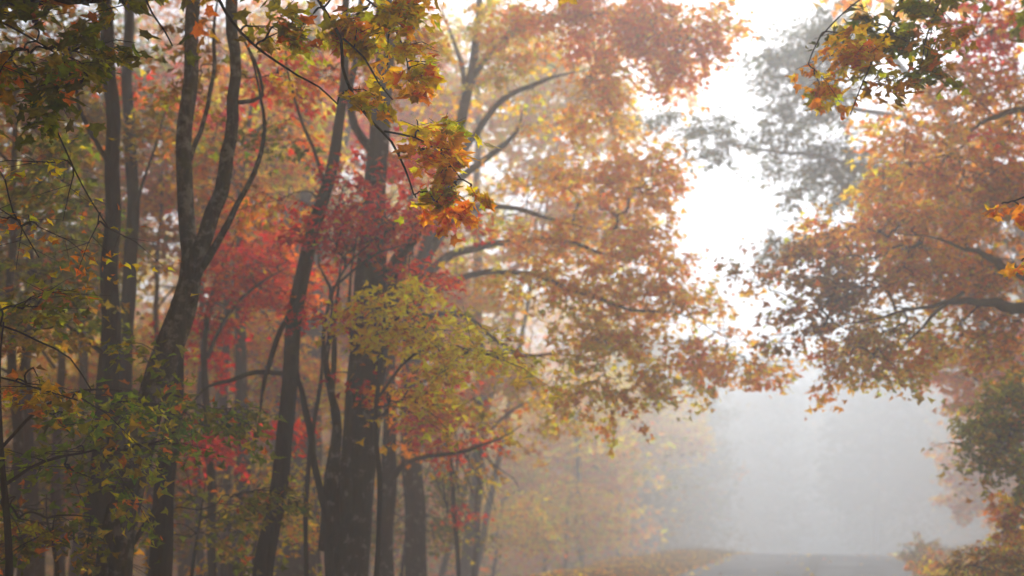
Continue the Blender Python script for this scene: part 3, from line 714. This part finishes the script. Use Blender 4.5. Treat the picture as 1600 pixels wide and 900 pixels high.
# the tree beside the camera on the left whose leafy bough hangs into the top of the picture
tree('overhanging_maple', 'near maple whose turning green and orange bough hangs into the top of the picture', 'tree',
     [('trunk', [(-420, 905, 5.6, 90), (-425, 600, 5.6, 84), (-415, 300, 5.6, 76), (-380, 60, 5.6, 60), (-330, -200, 5.5, 40), (-280, -500, 5.4, 24)]),
      ('limb', [(-378, 60, 5.6, 34), (-200, 10, 5.4, 26), (-60, 2, 5.3, 19), (60, 3, 5.2, 15), (150, 0, 5.1, 13), (250, -14, 5.1, 11), (360, -30, 5.2, 9), (480, -30, 5.3, 7), (560, -10, 5.4, 5)]),
      ('branch', [(330, -28, 5.2, 6), (352, 20, 5.2, 5), (375, 50, 5.2, 4.6), (400, 74, 5.2, 4.4), (432, 98, 5.25, 4), (465, 120, 5.3, 3.5), (500, 138, 5.3, 3), (530, 165, 5.3, 2.4)]),
      ('branch', [(480, -32, 5.3, 6), (505, 12, 5.3, 6), (534, 58, 5.35, 5.5), (536, 100, 5.4, 5), (550, 142, 5.4, 5), (578, 185, 5.4, 4.5), (610, 218, 5.45, 4), (632, 260, 5.5, 3.4), (646, 300, 5.5, 2.4)]),
      ('branch', [(600, 205, 5.42, 4), (650, 215, 5.45, 3.4), (690, 240, 5.5, 2.8), (722, 280, 5.5, 2)]),
      ('branch', [(536, 60, 5.35, 4), (570, 90, 5.4, 3.6), (592, 128, 5.4, 3), (614, 155, 5.45, 2.4)]),
      ('branch', [(225, -8, 5.1, 4), (238, 22, 5.1, 3.2), (258, 50, 5.1, 2.8), (270, 72, 5.1, 2)]),
      ('branch', [(560, -10, 5.4, 4), (600, 20, 5.4, 3.4), (630, 70, 5.4, 2.8), (640, 120, 5.4, 2.2)]),
      ('branch', [(-60, 4, 5.3, 6), (10, 40, 5.2, 4), (80, 80, 5.1, 3), (140, 120, 5.1, 2.2)])],
     [m(60, 60, 5.1, 80, 42, 'olive', 1.1, .075, L=.34, rD=.35), m(120, 130, 5.1, 55, 32, 'olive', 1.0, .075, L=.3, rD=.3), m(15, 110, 5.2, 40, 36, 'olive', .8, .075, L=.3, rD=.3), m(180, 40, 5.1, 60, 22, 'olive', .5, .075, L=.3, rD=.3),
      m(560, 18, 5.4, 120, 30, 'turning', 0.85, .075, L=.26, rD=.35), m(600, 60, 5.4, 66, 34, 'turning', 1.00, .075, L=.26, rD=.3), m(640, 100, 5.4, 45, 36, 'turning', 1.10, .075, L=.22, rD=.25), m(480, 30, 5.3, 60, 22, 'turning', 0.20, .075, L=.3, rD=.3),
      m(575, 130, 5.4, 34, 34, 'turning', 0.40, .075, L=.24, rD=.25), m(640, 135, 5.4, 26, 18, 'turning', 0.90, .075, L=.2, rD=.2), m(672, 190, 5.45, 34, 26, 'turning', 1.10, .075, L=.2, rD=.2), m(660, 250, 5.5, 40, 26, 'turning', 1.10, .075, L=.22, rD=.25), m(700, 245, 5.5, 34, 24, 'turning', 1.10, .075, L=.2, rD=.22), m(712, 285, 5.5, 36, 26, 'turning', 1.30, .075, L=.2, rD=.22), m(672, 300, 5.5, 26, 20, 'turning', 1.10, .075, L=.18, rD=.2), m(738, 300, 5.5, 20, 22, 'coral', 1.10, .07, L=.16, rD=.15), m(700, 325, 5.5, 16, 14, 'coral', 0.80, .07, L=.16, rD=.12),
      m(400, 30, 5.25, 70, 30, 'olive', .3, .075, L=.3, rD=.3), top(-100, 5.6, 6.6, 2.6, 'turning', .7, .12), top(420, 5.6, 6.2, 1.6, 'turning', .7, .12), top(-300, 4.5, 5.5, 2.4, 'olive', .8, .12)], M_DARK, leafkind='maple')

# ------------------------------------------------------------------ trees on the right of the road
tree('overhanging_maple', 'broad rust brown maple reaching in from the right with two thick dark limbs', 'tree',
     [('trunk', [(1960, 905, 16, 90), (1955, 700, 16, 80), (1930, 500, 16, 70), (1920, 300, 16, 55), (1900, 100, 16, 42), (1890, -150, 16, 28), (1880, -450, 16, 12)]),
      ('limb', [(1935, 470, 16, 36), (1800, 446, 15.6, 28), (1700, 440, 15.3, 22), (1600, 436, 14.2, 22), (1550, 428, 13.8, 20), (1510, 410, 13.5, 17), (1475, 392, 13.4, 12), (1430, 372, 13.5, 7), (1380, 365, 13.7, 4)]),
      ('limb', [(1935, 520, 16, 30), (1800, 480, 15.4, 24), (1700, 470, 15, 18), (1600, 464, 13.9, 18), (1540, 457, 13.5, 15), (1480, 455, 13.3, 13), (1430, 462, 13.2, 10), (1360, 480, 13.2, 8), (1290, 505, 13.3, 5)]),
      ('branch', [(1505, 457, 13.4, 7), (1470, 485, 13.2, 6), (1435, 518, 13.1, 4), (1410, 545, 13.1, 2)]),
      ('limb', [(1915, 280, 16, 26), (1780, 220, 15.6, 20), (1680, 180, 15.3, 15), (1600, 178, 15, 11), (1540, 200, 14.8, 8), (1490, 240, 14.6, 6), (1420, 270, 14.4, 4)]),
      ('limb', [(1900, 100, 16, 22), (1780, 20, 15.6, 15), (1680, -10, 15.4, 12), (1600, 20, 15.2, 9), (1520, 60, 15, 6), (1450, 80, 15, 4)])],
     [m(1380, 300, 14.6, 60, 60, 'orange', .9), m(1460, 250, 14.8, 80, 60, 'amber', .9), m(1530, 300, 14.9, 80, 80, 'rust', 1.0), m(1430, 360, 14.4, 90, 50, 'amber', 1.0), m(1310, 360, 14.3, 60, 50, 'amber', .85),
      m(1270, 400, 14.2, 60, 40, 'mauve', .75), m(1190, 425, 14, 50, 24, 'mauve', .5), m(1330, 440, 14, 80, 40, 'mauve', .95), m(1540, 420, 14.8, 70, 60, 'rust', 1.0), m(1430, 430, 14.2, 80, 50, 'amber', 1.0),
      m(1270, 500, 13.9, 60, 40, 'mauve', .7), m(1215, 540, 13.8, 38, 26, 'mauve', .45), m(1380, 520, 13.9, 90, 42, 'gold', .9), m(1460, 540, 14.2, 70, 36, 'gold', .9), m(1310, 565, 13.8, 50, 30, 'gold', .6), m(1290, 600, 13.8, 28, 14, 'amber', .6), m(1400, 585, 13.9, 40, 22, 'gold', .55), m(1550, 510, 14.6, 60, 50, 'rust', .9), m(1480, 150, 15, 70, 60, 'rust', .9), m(1570, 150, 15.2, 50, 90, 'amber', .9), m(1400, 200, 14.8, 50, 50, 'orange', .6),
      m(1550, 50, 15.2, 70, 60, 'red', .8), m(1560, 213, 14.6, 50, 14, 'rose', 1.0), m(1600, 260, 15, 40, 60, 'rust', .9), top(1500, 15, 11, 2.6, 'amber', .5), top(1800, 16, 11, 3.4, 'amber', .4)], M_DARK)
tree('near_maple', 'near maple letting olive leaved twigs hang from the top right', 'tree',
     [('trunk', [(2230, 905, 8, 70), (2225, 600, 8, 62), (2200, 300, 8, 52), (2150, 0, 8, 40), (2110, -300, 8, 26), (2090, -600, 8, 14)]),
      ('limb', [(2140, -30, 8, 26), (1950, -140, 7.8, 20), (1780, -160, 7.6, 15), (1620, -130, 7.4, 11), (1500, -80, 7.3, 8), (1400, -40, 7.2, 5)]),
      ('branch', [(1440, -60, 7.2, 5), (1405, 10, 7.2, 4), (1378, 70, 7.15, 3), (1350, 130, 7.1, 2.5), (1330, 180, 7.1, 2)]),
      ('branch', [(1400, -40, 7.2, 4), (1330, 10, 7.1, 3), (1280, 60, 7, 2.4), (1262, 100, 7, 2)]),
      ('branch', [(1520, -90, 7.3, 5), (1480, -20, 7.3, 4), (1450, 50, 7.2, 3), (1440, 110, 7.2, 2)]),
      ('branch', [(2195, 280, 8, 14), (1950, 250, 7.4, 9), (1750, 270, 7.1, 6), (1640, 300, 7, 4), (1590, 316, 7, 2.5)]),
      ('branch', [(1750, 270, 7.1, 4), (1680, 340, 7, 3), (1610, 400, 7, 2)])],
     [m(1385, 30, 7.2, 90, 34, 'olive', 1.0, .085, L=.36, rD=.4), m(1330, 75, 7.1, 70, 30, 'gold', .8, .085, L=.36, rD=.35), m(1290, 105, 7, 40, 24, 'gold', .8, .085, L=.3, rD=.3), m(1430, 95, 7.2, 34, 32, 'olive', 1.0, .085, L=.3, rD=.3), m(1350, 140, 7.1, 30, 30, 'brown', .5, .085, L=.3, rD=.3), m(1470, 25, 7.3, 40, 30, 'olive', .7, .085, L=.3, rD=.3),
      m(1560, 318, 7, 10, 8, 'orange', .9, .1, 8, .12, .08), m(1593, 322, 7, 12, 8, 'orange', .9, .1, 8, .12, .08), m(1592, 408, 7, 10, 7, 'orange', .9, .1, 8, .12, .08), top(1700, 7.6, 7.4, 1.8, 'olive', .6, .12), top(1430, 7.4, 6.9, .9, 'olive', .6, .12)], M_DARK, leafkind='maple')
tree('olive_maple', 'olive green maple leaning in from the right edge above the verge', 'tree',
     [('trunk', [(1700, 905, 15.5, 22), (1695, 800, 15.5, 20), (1690, 700, 15.5, 18), (1680, 600, 15.5, 14), (1670, 480, 15.6, 9)]),
      ('branch', [(1692, 760, 15.5, 9), (1640, 700, 15.3, 7), (1580, 680, 15.1, 5), (1520, 690, 15, 3)])],
     [m(1570, 650, 15.3, 60, 45, 'olive', 1.3), m(1545, 690, 15.1, 48, 36, 'olive', 1.3), m(1600, 700, 15.3, 50, 50, 'olive', 1.2), m(1600, 590, 15.5, 40, 50, 'olive', .9)], M_DARK)
tree('pink_maple', 'salmon pink maple half lost in the fog behind the olive one', 'tree',
     [('trunk', [(1660, 905, 24, 14), (1655, 780, 24, 13), (1640, 660, 24, 12), (1620, 560, 24, 9), (1600, 480, 24, 6)]),
      ('branch', [(1640, 670, 24, 7), (1580, 620, 23.6, 5), (1520, 600, 23.3, 3)])],
     [m(1505, 570, 23.6, 55, 50, 'coral', .9, .13), m(1560, 600, 23.6, 60, 45, 'coral', .8, .13), m(1520, 625, 23.4, 36, 16, 'coral', 1.0, .13), m(1600, 540, 24, 50, 50, 'rose', .8, .13), m(1480, 540, 23.8, 40, 30, 'coral', .5, .13)], M_BROWN)
tree('orange_shrub', 'orange shrub at the right edge under the olive maple', 'shrub',
     [('trunk', [(1640, 900, 16, 7), (1632, 830, 16, 6), (1620, 780, 16, 4)]), ('branch', [(1634, 850, 16, 4), (1600, 800, 15.9, 3), (1580, 770, 15.8, 2)])],
     [m(1595, 790, 15.9, 30, 34, 'orange', 1.4, .1, L=.35), m(1580, 830, 15.8, 26, 20, 'orange', .8, .1, L=.35), m(1620, 830, 16, 40, 40, 'gold', 1.0, .1, L=.35)], M_DARK)

# dark leaved crowns standing against the bright sky far along the road
tree('oak', 'tall grey looking oak silhouetted against the bright sky', 'tree',
     [('trunk', [(1690, 905, 34, 30), (1685, 750, 34, 28), (1670, 600, 34, 26), (1640, 450, 34, 23), (1590, 330, 34, 19), (1520, 230, 34, 15), (1430, 130, 34, 11), (1350, 20, 34, 7), (1310, -120, 34, 4)]),
      ('limb', [(1600, 345, 34, 14), (1450, 280, 33.8, 10), (1330, 260, 33.6, 8), (1270, 245, 33.2, 7), (1200, 240, 33, 6), (1130, 222, 32.8, 5), (1060, 205, 32.8, 4)]),
      ('limb', [(1500, 210, 34, 11), (1380, 180, 33.8, 9), (1290, 160, 33.6, 7), (1240, 120, 33.2, 5), (1190, 90, 33, 4)]),
      ('limb', [(1640, 450, 34, 15), (1480, 400, 33.8, 10), (1340, 390, 33.6, 8), (1270, 380, 33.2, 5), (1200, 410, 32.8, 4)])],
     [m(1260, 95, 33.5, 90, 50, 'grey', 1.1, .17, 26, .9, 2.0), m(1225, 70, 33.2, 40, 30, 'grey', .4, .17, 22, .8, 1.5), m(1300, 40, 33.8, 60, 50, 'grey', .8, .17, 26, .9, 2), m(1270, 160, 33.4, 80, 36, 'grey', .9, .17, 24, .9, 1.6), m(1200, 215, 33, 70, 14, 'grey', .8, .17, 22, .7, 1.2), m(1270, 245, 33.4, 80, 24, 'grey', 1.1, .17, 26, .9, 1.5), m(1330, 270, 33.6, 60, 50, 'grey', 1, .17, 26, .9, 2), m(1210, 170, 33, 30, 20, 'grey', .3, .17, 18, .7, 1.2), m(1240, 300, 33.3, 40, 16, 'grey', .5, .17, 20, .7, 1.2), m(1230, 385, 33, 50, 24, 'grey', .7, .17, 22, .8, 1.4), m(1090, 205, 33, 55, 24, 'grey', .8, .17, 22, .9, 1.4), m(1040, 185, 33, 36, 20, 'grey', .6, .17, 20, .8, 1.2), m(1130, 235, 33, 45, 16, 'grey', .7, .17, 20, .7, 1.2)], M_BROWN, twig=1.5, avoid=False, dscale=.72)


# ------------------------------------------------------------------ the forest behind, fading into the fog
def far_tree(name, label, px, D, wpx, lean, pal, cy_, rx, ry, dens=.55, ls=.16, extra=(), group=None, bark=None):
    """a forest tree: trunk at column px, crown centred on row cy_"""
    x1 = px + lean
    h = 905 - (cy_ - ry * .8)
    tr = [(px, 905, D, wpx)]
    for k in (.25, .5, .75, 1.0):
        tr.append((px + lean * k + RNG.normal(0, wpx * .25), 905 - h * k, D, wpx * (1 - .72 * k)))
    limbs = []
    for k in range(4):
        q = .45 + .13 * k; sg = 1 if k % 2 else -1
        X = px + lean * q; Y = 905 - h * q
        limbs.append(('limb', [(X, Y, D, wpx * .45 * (1 - .5 * q)), (X + sg * rx * .3, Y - ry * .25, D + sg * .4, wpx * .28 * (1 - .5 * q)), (X + sg * rx * .7, Y - ry * .3, D + sg * .8, wpx * .13)]))
    ms = [m(x1, cy_, D, rx, ry, pal, dens, ls, 26, .8, rx / F * D * .7),
          m(x1 - rx * .55, cy_ + ry * .5, D, rx * .5, ry * .4, pal, dens, ls, 26, .8),
          m(x1 + rx * .6, cy_ + ry * .35, D, rx * .5, ry * .45, pal, dens, ls, 26, .8)]
    for e in extra: ms.append(m(*e))
    return tree(name, label, 'tree', [('trunk', tr)] + limbs, ms, bark or M_BROWN, group, twig=1.3)
G = 'forest trees fading into the fog'
FAR = [
 ('forest_tree', 'tall brown leaved tree filling the upper left corner behind the near bough', 10, 14, 20, 20, 'brown', 120, 150, 150),
 ('forest_tree', 'tall olive tree behind the tops of the close dark pair', 140, 21, 20, -10, 'olive', 120, 170, 140),
 ('forest_tree', 'tall rusty tree behind the top of the forked tree', 340, 26, 22, 10, 'rust', 80, 170, 130),
 ('forest_tree', 'low olive leaved tree dim behind the green sapling', 60, 20, 16, 14, 'olive', 690, 120, 120),
 ('forest_tree', 'low brown leaved tree dim behind the foot of the close dark pair', 190, 24, 18, -8, 'brown', 700, 110, 130),
 ('forest_tree', 'low golden brown tree dim between the forked tree and the leaning tree', 330, 23, 18, 12, 'brown', 760, 90, 110),
 ('forest_tree', 'dim trunk with brown olive leaves at the far left edge', 40, 16, 22, 10, 'olive', 380, 130, 150),
 ('forest_tree', 'dim thin trunk left of the close dark pair, under brown leaves', 92, 18, 18, -14, 'brown', 300, 110, 160),
 ('forest_tree', 'faint leaning trunk with reddish leaves between the dark pair and the forked tree', 232, 20, 14, 20, 'rust', 300, 110, 150),
 ('forest_tree', 'faint tree with yellow brown leaves low behind the close dark pair', 120, 24, 22, 20, 'gold', 540, 150, 150),
 ('forest_tree', 'faint thin tree with rosy leaves behind the fork of the forked tree', 312, 22, 14, 12, 'rose', 200, 120, 150),
 ('forest_tree', 'grey trunk below the crimson leaves, left of the leaning tree', 372, 18, 26, 30, 'gold', 180, 110, 130),
 ('forest_tree', 'wide grey trunk half hidden behind the leaning tree', 432, 26, 34, 6, 'rust', 350, 130, 160),
 ('forest_tree', 'pale thin trunk just right of the thick one', 648, 27, 17, -16, 'orange', 420, 130, 170),
 ('forest_tree', 'tall pale tree with coral leaves high behind the thick trunk', 560, 28, 30, 10, 'coral', 120, 170, 150),
 ('forest_tree', 'pale golden tree high behind the limbs of the spreading maple', 730, 30, 22, 20, 'gold', 100, 170, 140),
 ('forest_tree', 'pale tree with rosy leaves behind the crimson maple foliage', 520, 32, 24, 14, 'rose', 430, 170, 170),
 ('forest_tree', 'pale golden tree low behind the tangled sapling', 700, 46, 18, 10, 'gold', 700, 150, 130),
 ('forest_tree', 'pale brown tree low behind the lower left trunks', 290, 30, 26, 0, 'brown', 640, 190, 170),
 ('forest_tree', 'ghostly orange tree in the fog under the spreading maple', 850, 52, 7, 10, 'orange', 700, 130, 110),
 ('forest_tree', 'ghostly peach tree rising behind the left verge of the road', 985, 66, 7, 10, 'peach', 660, 110, 80),
 ('forest_tree', 'ghostly dark tree just left of the road end', 1040, 84, 7, 6, 'olive', 770, 70, 60),
 ('forest_tree', 'ghostly orange tree behind the centre of the spreading maple', 690, 30, 9, 190, 'orange', 300, 130, 130),
 ('forest_tree', 'ghostly peach tree high behind the top of the spreading maple', 740, 32, 10, 170, 'peach', 120, 190, 130),
 ('forest_tree', 'ghostly dark tree beyond the road end, right of the bright fog', 1370, 95, 11, 0, 'grey', 710, 90, 100),
 ('forest_tree', 'ghostly rust coloured tree between the road and the orange shrub', 1660, 42, 12, -110, 'rust', 720, 80, 90),
 ('forest_tree', 'hazy rust tree filling the right behind the two thick dark limbs', 1680, 25, 30, -120, 'rust', 330, 140, 170),
 ('forest_tree', 'hazy orange tree behind the upper right crown', 1650, 30, 24, -200, 'orange', 290, 90, 120),
]
for nm, lb, px, D, w, lean, pal, cyy, rx, ry in FAR:
    far_tree(nm, lb, px, D, w, lean, pal, cyy, rx, ry, dens=.55 if D < 40 else .7, ls=.15 if D < 30 else .2, group=G)
# dim saplings between the trunks
SAPS = [
 ('thin dim sapling between the red maple and the leaning tree', 398, 16, 8, 10, 'gold', 800, 50, 70),
 ('thin dim sapling in the gap left of the thick trunk', 500, 20, 7, -10, 'gold', 760, 50, 80),
 ('thin sapling between the thick trunk and the bare branched tree', 628, 22, 6, 20, 'olive', 780, 70, 80),
 ('low olive sapling at the foot of the forked tree', 300, 12, 6, 20, 'olive', 800, 60, 60),
 ('low brown sapling in front of the lower left corner', 90, 10, 7, -20, 'brown', 820, 90, 60),
 ('low golden sapling under the tangled twigs', 770, 34, 6, 14, 'gold', 810, 80, 60),
 ('low faded sapling before the left verge of the road', 880, 40, 6, 10, 'gold', 800, 80, 56),
]
for lb, px, D, w, lean, pal, cyy, rx, ry in SAPS:
    far_tree('sapling', lb, px, D, w, lean, pal, cyy, rx, ry, dens=.4, ls=.11, group='saplings between the trunks')

# ------------------------------------------------------------------ the wood all round as one mass, with unseen canopy added for shade
def woods():
    mb = MB()
    gx, gy = np.meshgrid(np.arange(-80, 118, 6.5), np.arange(-32, 185, 6.5))
    gx = gx.ravel() + RNG.uniform(-2.4, 2.4, gx.size); gy = gy.ravel() + RNG.uniform(-2.4, 2.4, gy.size)
    P, Nn, G_, sz, pals = [], [], [], [], []
    names = ['rust', 'brown', 'orange', 'olive', 'gold', 'coral', 'grey']
    k = 0
    for x, y in zip(gx, gy):
        s_ = x * RN[0] + y * RN[1]; t_ = x * RD[0] + y * RD[1]
        if t_ > 96: s_ = s_ + 40 * smooth(96, 128, t_)   # the road bends away to the left, the wood closes over it
        if (-10 < s_ < 11) and y > 13: continue
        z0 = float(ground(x, y))
        H = RNG.uniform(13, 18) if y < 60 else RNG.uniform(17, 21) if y < 95 else RNG.uniform(21, 25)
        if x < -2 and y < 60: H += 6  # raised on the left to keep light out of the wood there
        inview = y > 3 and abs(x) < .53 * y + 1.5
        if inview and y < 36:
            zlow = CAMZ + y * math.tan(PITCH + math.atan(450 / F)) + 1.5      # unseen canopy without trunks, added above the view for its shade
            if zlow > H - 1.5 + z0: continue
            lo = max(zlow - z0, 6)
        else: lo = 1.0 if y > 34 else 3.0
        if -9.5 < s_ < 9 and y < 13 and not inview: lo = 6.5        # canopy added out of view over the road, to darken the near fog
        if not (inview and (y < 36 or y > 62 or x > 10)) and not (-9 < s_ < 9 and y < 14):
            mb.tube([(x, y, z0 - .2), (x + RNG.normal(0, .3), y, z0 + H * .5), (x + RNG.normal(0, .6), y + RNG.normal(0, .6), z0 + H * .95)], [RNG.uniform(.14, .26) * (1 if y < 60 else .6), .11 * (1 if y < 60 else .6), .02], 7, 0)
        nb = int((26 if y > 34 else 44 if x < -1 else 14) * (H - lo) / 8) + 3  # crowns thickened on the left to deepen the shade below
        R = 3.6
        for b in range(nb):
            h = RNG.uniform(lo, H); rr = R * math.sqrt(max(.1, 1 - ((h - H * .55) / (H * .52)) ** 2)) * RNG.uniform(.2, 1)
            an = RNG.uniform(0, 6.28)
            c = np.array([x + math.cos(an) * rr, y + math.sin(an) * rr, z0 + h]); nl = 34
            P.append(c + RNG.normal(0, 1, (nl, 3)) * [.85, .85, .35]); G_.append(np.full(nl, k)); k += 1
    P = np.vstack(P); G_ = np.concatenate(G_)
    X, Y = project(P)
    ok = ~((P[:, 1] > .3) & (P[:, 1] < 33) & (X > -120) & (X < 1720) & (Y > -120) & (Y < 1000)) & (np.hypot(P[:, 0], P[:, 1]) > 5)
    P, G_ = P[ok], G_[ok]; N = len(P)
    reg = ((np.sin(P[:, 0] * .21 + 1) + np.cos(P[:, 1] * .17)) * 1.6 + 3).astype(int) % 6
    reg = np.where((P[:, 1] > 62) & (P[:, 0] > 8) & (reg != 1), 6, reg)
    col = np.zeros((N, 3))
    for i, nm in enumerate(names):
        q = reg == i
        if q.any(): col[q] = pick(nm, q.sum(), G_[q])
    add_leaves(mb, P, np.stack([RNG.normal(0, .6, N), RNG.normal(0, .6, N), np.ones(N)], -1), RNG.uniform(0, 6.28, N), np.where(P[:, 1] > 60, .46, np.where(P[:, 1] < 36, .5, .38)) * np.exp(RNG.normal(0, .2, N)), col, 'simple', 1)
    print('woods leaves', N)
    tag(mb.build('woods_and_shade_canopy', [M_BROWN, M_LEAF]), 'autumn woods closing in all round, with unseen canopy added overhead for shade', 'woods', kind='stuff')
woods()

# ------------------------------------------------------------------ litter, grass and brush by the road
def scatter(n, smin, smax, tmin, tmax, bias=1.0):
    s = RNG.uniform(smin, smax, n); t = tmin + (tmax - tmin) * RNG.uniform(0, 1, n) ** bias
    x = s * RN[0] + t * RD[0]; y = s * RN[1] + t * RD[1]
    return s, t, x, y
mb = MB()
n = 26000
s, t, x, y = scatter(n, -13, 8, 14, 62, 1.2)
on = (s > S_L - .1) & (s < S_R + .1)
keep = ~on | ((np.abs(s - S_C) > 2.7) & (RNG.random(n) < .3)) | (RNG.random(n) < .012)
x, y, s, t = x[keep], y[keep], s[keep], t[keep]
z = np.where((s > S_L - .02) & (s < S_R + .02), crest(t) + .03, ground(x, y) + .025)
N = len(x)
add_leaves(mb, np.stack([x, y, z], -1), np.stack([RNG.normal(0, .35, N), RNG.normal(0, .35, N), np.ones(N)], -1), RNG.uniform(0, 6.28, N),
           .12 * np.exp(RNG.normal(0, .25, N)), pick('orange', N, RNG.integers(0, 900, N)) * np.where(RNG.random((N, 1)) < .4, .5, 1.0), 'simple', 0)
tag(mb.build('fallen_leaves', [M_LEAF]), 'orange and brown fallen maple leaves on the verges', 'leaves', kind='stuff')
mb = MB()
n = 16000
side = RNG.random(n) < .5
s = np.where(side, S_L - RNG.gamma(1.6, .9, n), S_R + RNG.gamma(1.6, 1.0, n)); t = 14 + 44 * RNG.random(n)
x = s * RN[0] + t * RD[0]; y = s * RN[1] + t * RD[1]; z = ground(x, y)
h = RNG.uniform(.08, .3, n); an = RNG.uniform(0, 6.28, n); lx, ly = RNG.normal(0, .4, n) * h, RNG.normal(0, .4, n) * h
w = .007
P0 = np.stack([x - np.cos(an) * w, y - np.sin(an) * w, z - .02], -1); P1 = np.stack([x + np.cos(an) * w, y + np.sin(an) * w, z - .02], -1)
P2 = np.stack([x + lx, y + ly, z + h], -1)
V = np.stack([P0, P1, P2], 1).reshape(-1, 3); Fm = np.arange(n * 3).reshape(-1, 3)
gc = np.array([(.13, .13, .04), (.22, .17, .06), (.30, .2, .09)])[RNG.integers(0, 3, n)]
mb.add(V, Fm, 0, np.repeat(gc, 3, 0), False)
tag(mb.build('verge_grass', [M_LEAF]), 'sparse brown green grass along both road edges', 'grass', kind='stuff')

def shrub(label, px, D, r, h, pal, dens=1.0, ls=.09):
    """a low many stemmed shrub standing at column px"""
    g = pix(px, 850, D); gz = float(ground(g[0], g[1]))
    el = (gz - CAMZ) / D; py0 = 450 - F * math.tan(math.atan(el) - PITCH)
    hp = h / D * F; rp = r / D * F
    st = [('stem', [(px + RNG.normal(0, 2), py0, D, 3), (px + a * rp * .4, py0 - hp * .5, D + RNG.normal(0, .1), 2.2), (px + a * rp * .8, py0 - hp * .9, D + RNG.normal(0, .25), 1.4)]) for a in (-.9, -.4, .1, .5, 1)]
    tree('shrub', label, 'shrub', st, [m(px, py0 - hp * .6, D, rp, hp * .5, pal, dens, ls, 24, .3, r * .8)], M_TWIG, 'low shrubs beside the road', reach=False, minr=.002)
shrub('brown shrub low in the bottom right corner', 1585, 14.5, 1.1, 1.0, 'brown', 1.2)
shrub('straw coloured shrub on the right verge, left of the corner brush', 1520, 20, 1.0, .8, 'gold', .9)
shrub('small rusty shrub nearest the right road edge', 1475, 25, .8, .7, 'rust', .9)
shrub('faint brown shrub farther along the right verge', 1445, 31, .9, .8, 'brown', .8)

# ------------------------------------------------------------------ the fog itself
zlo = float(min(ground(*np.meshgrid(np.linspace(-200, 200, 80), np.linspace(-120, 260, 80))).min(), -6)) - 1.5
me = bpy.data.meshes.new('haze')
bx, by0, by1, zt = 260, -150, 290, 29.0
vv = [(x_, y_, z_) for z_ in (zlo - 2, zt) for y_ in (by0, by1) for x_ in (-bx, bx)]
me.from_pydata(vv, [], [(0, 2, 3, 1), (4, 5, 7, 6), (0, 1, 5, 4), (2, 6, 7, 3), (0, 4, 6, 2), (1, 3, 7, 5)])
hz = bpy.data.objects.new('haze', me); COL.objects.link(hz)
mh, nh, lh, oh = new_mat('fog')
pv = nh.new('ShaderNodeVolumePrincipled')
pv.inputs['Color'].default_value = (.875, .937, .99, 1)
pv.inputs['Density'].default_value = HAZE_DENSITY
pv.inputs['Anisotropy'].default_value = HAZE_G
lh.new(pv.outputs[0], oh.inputs['Volume'])
me.materials.append(mh)
hz['kind'] = 'stuff'; hz['label'] = 'pale autumn fog filling the whole wood'; hz['category'] = 'fog'
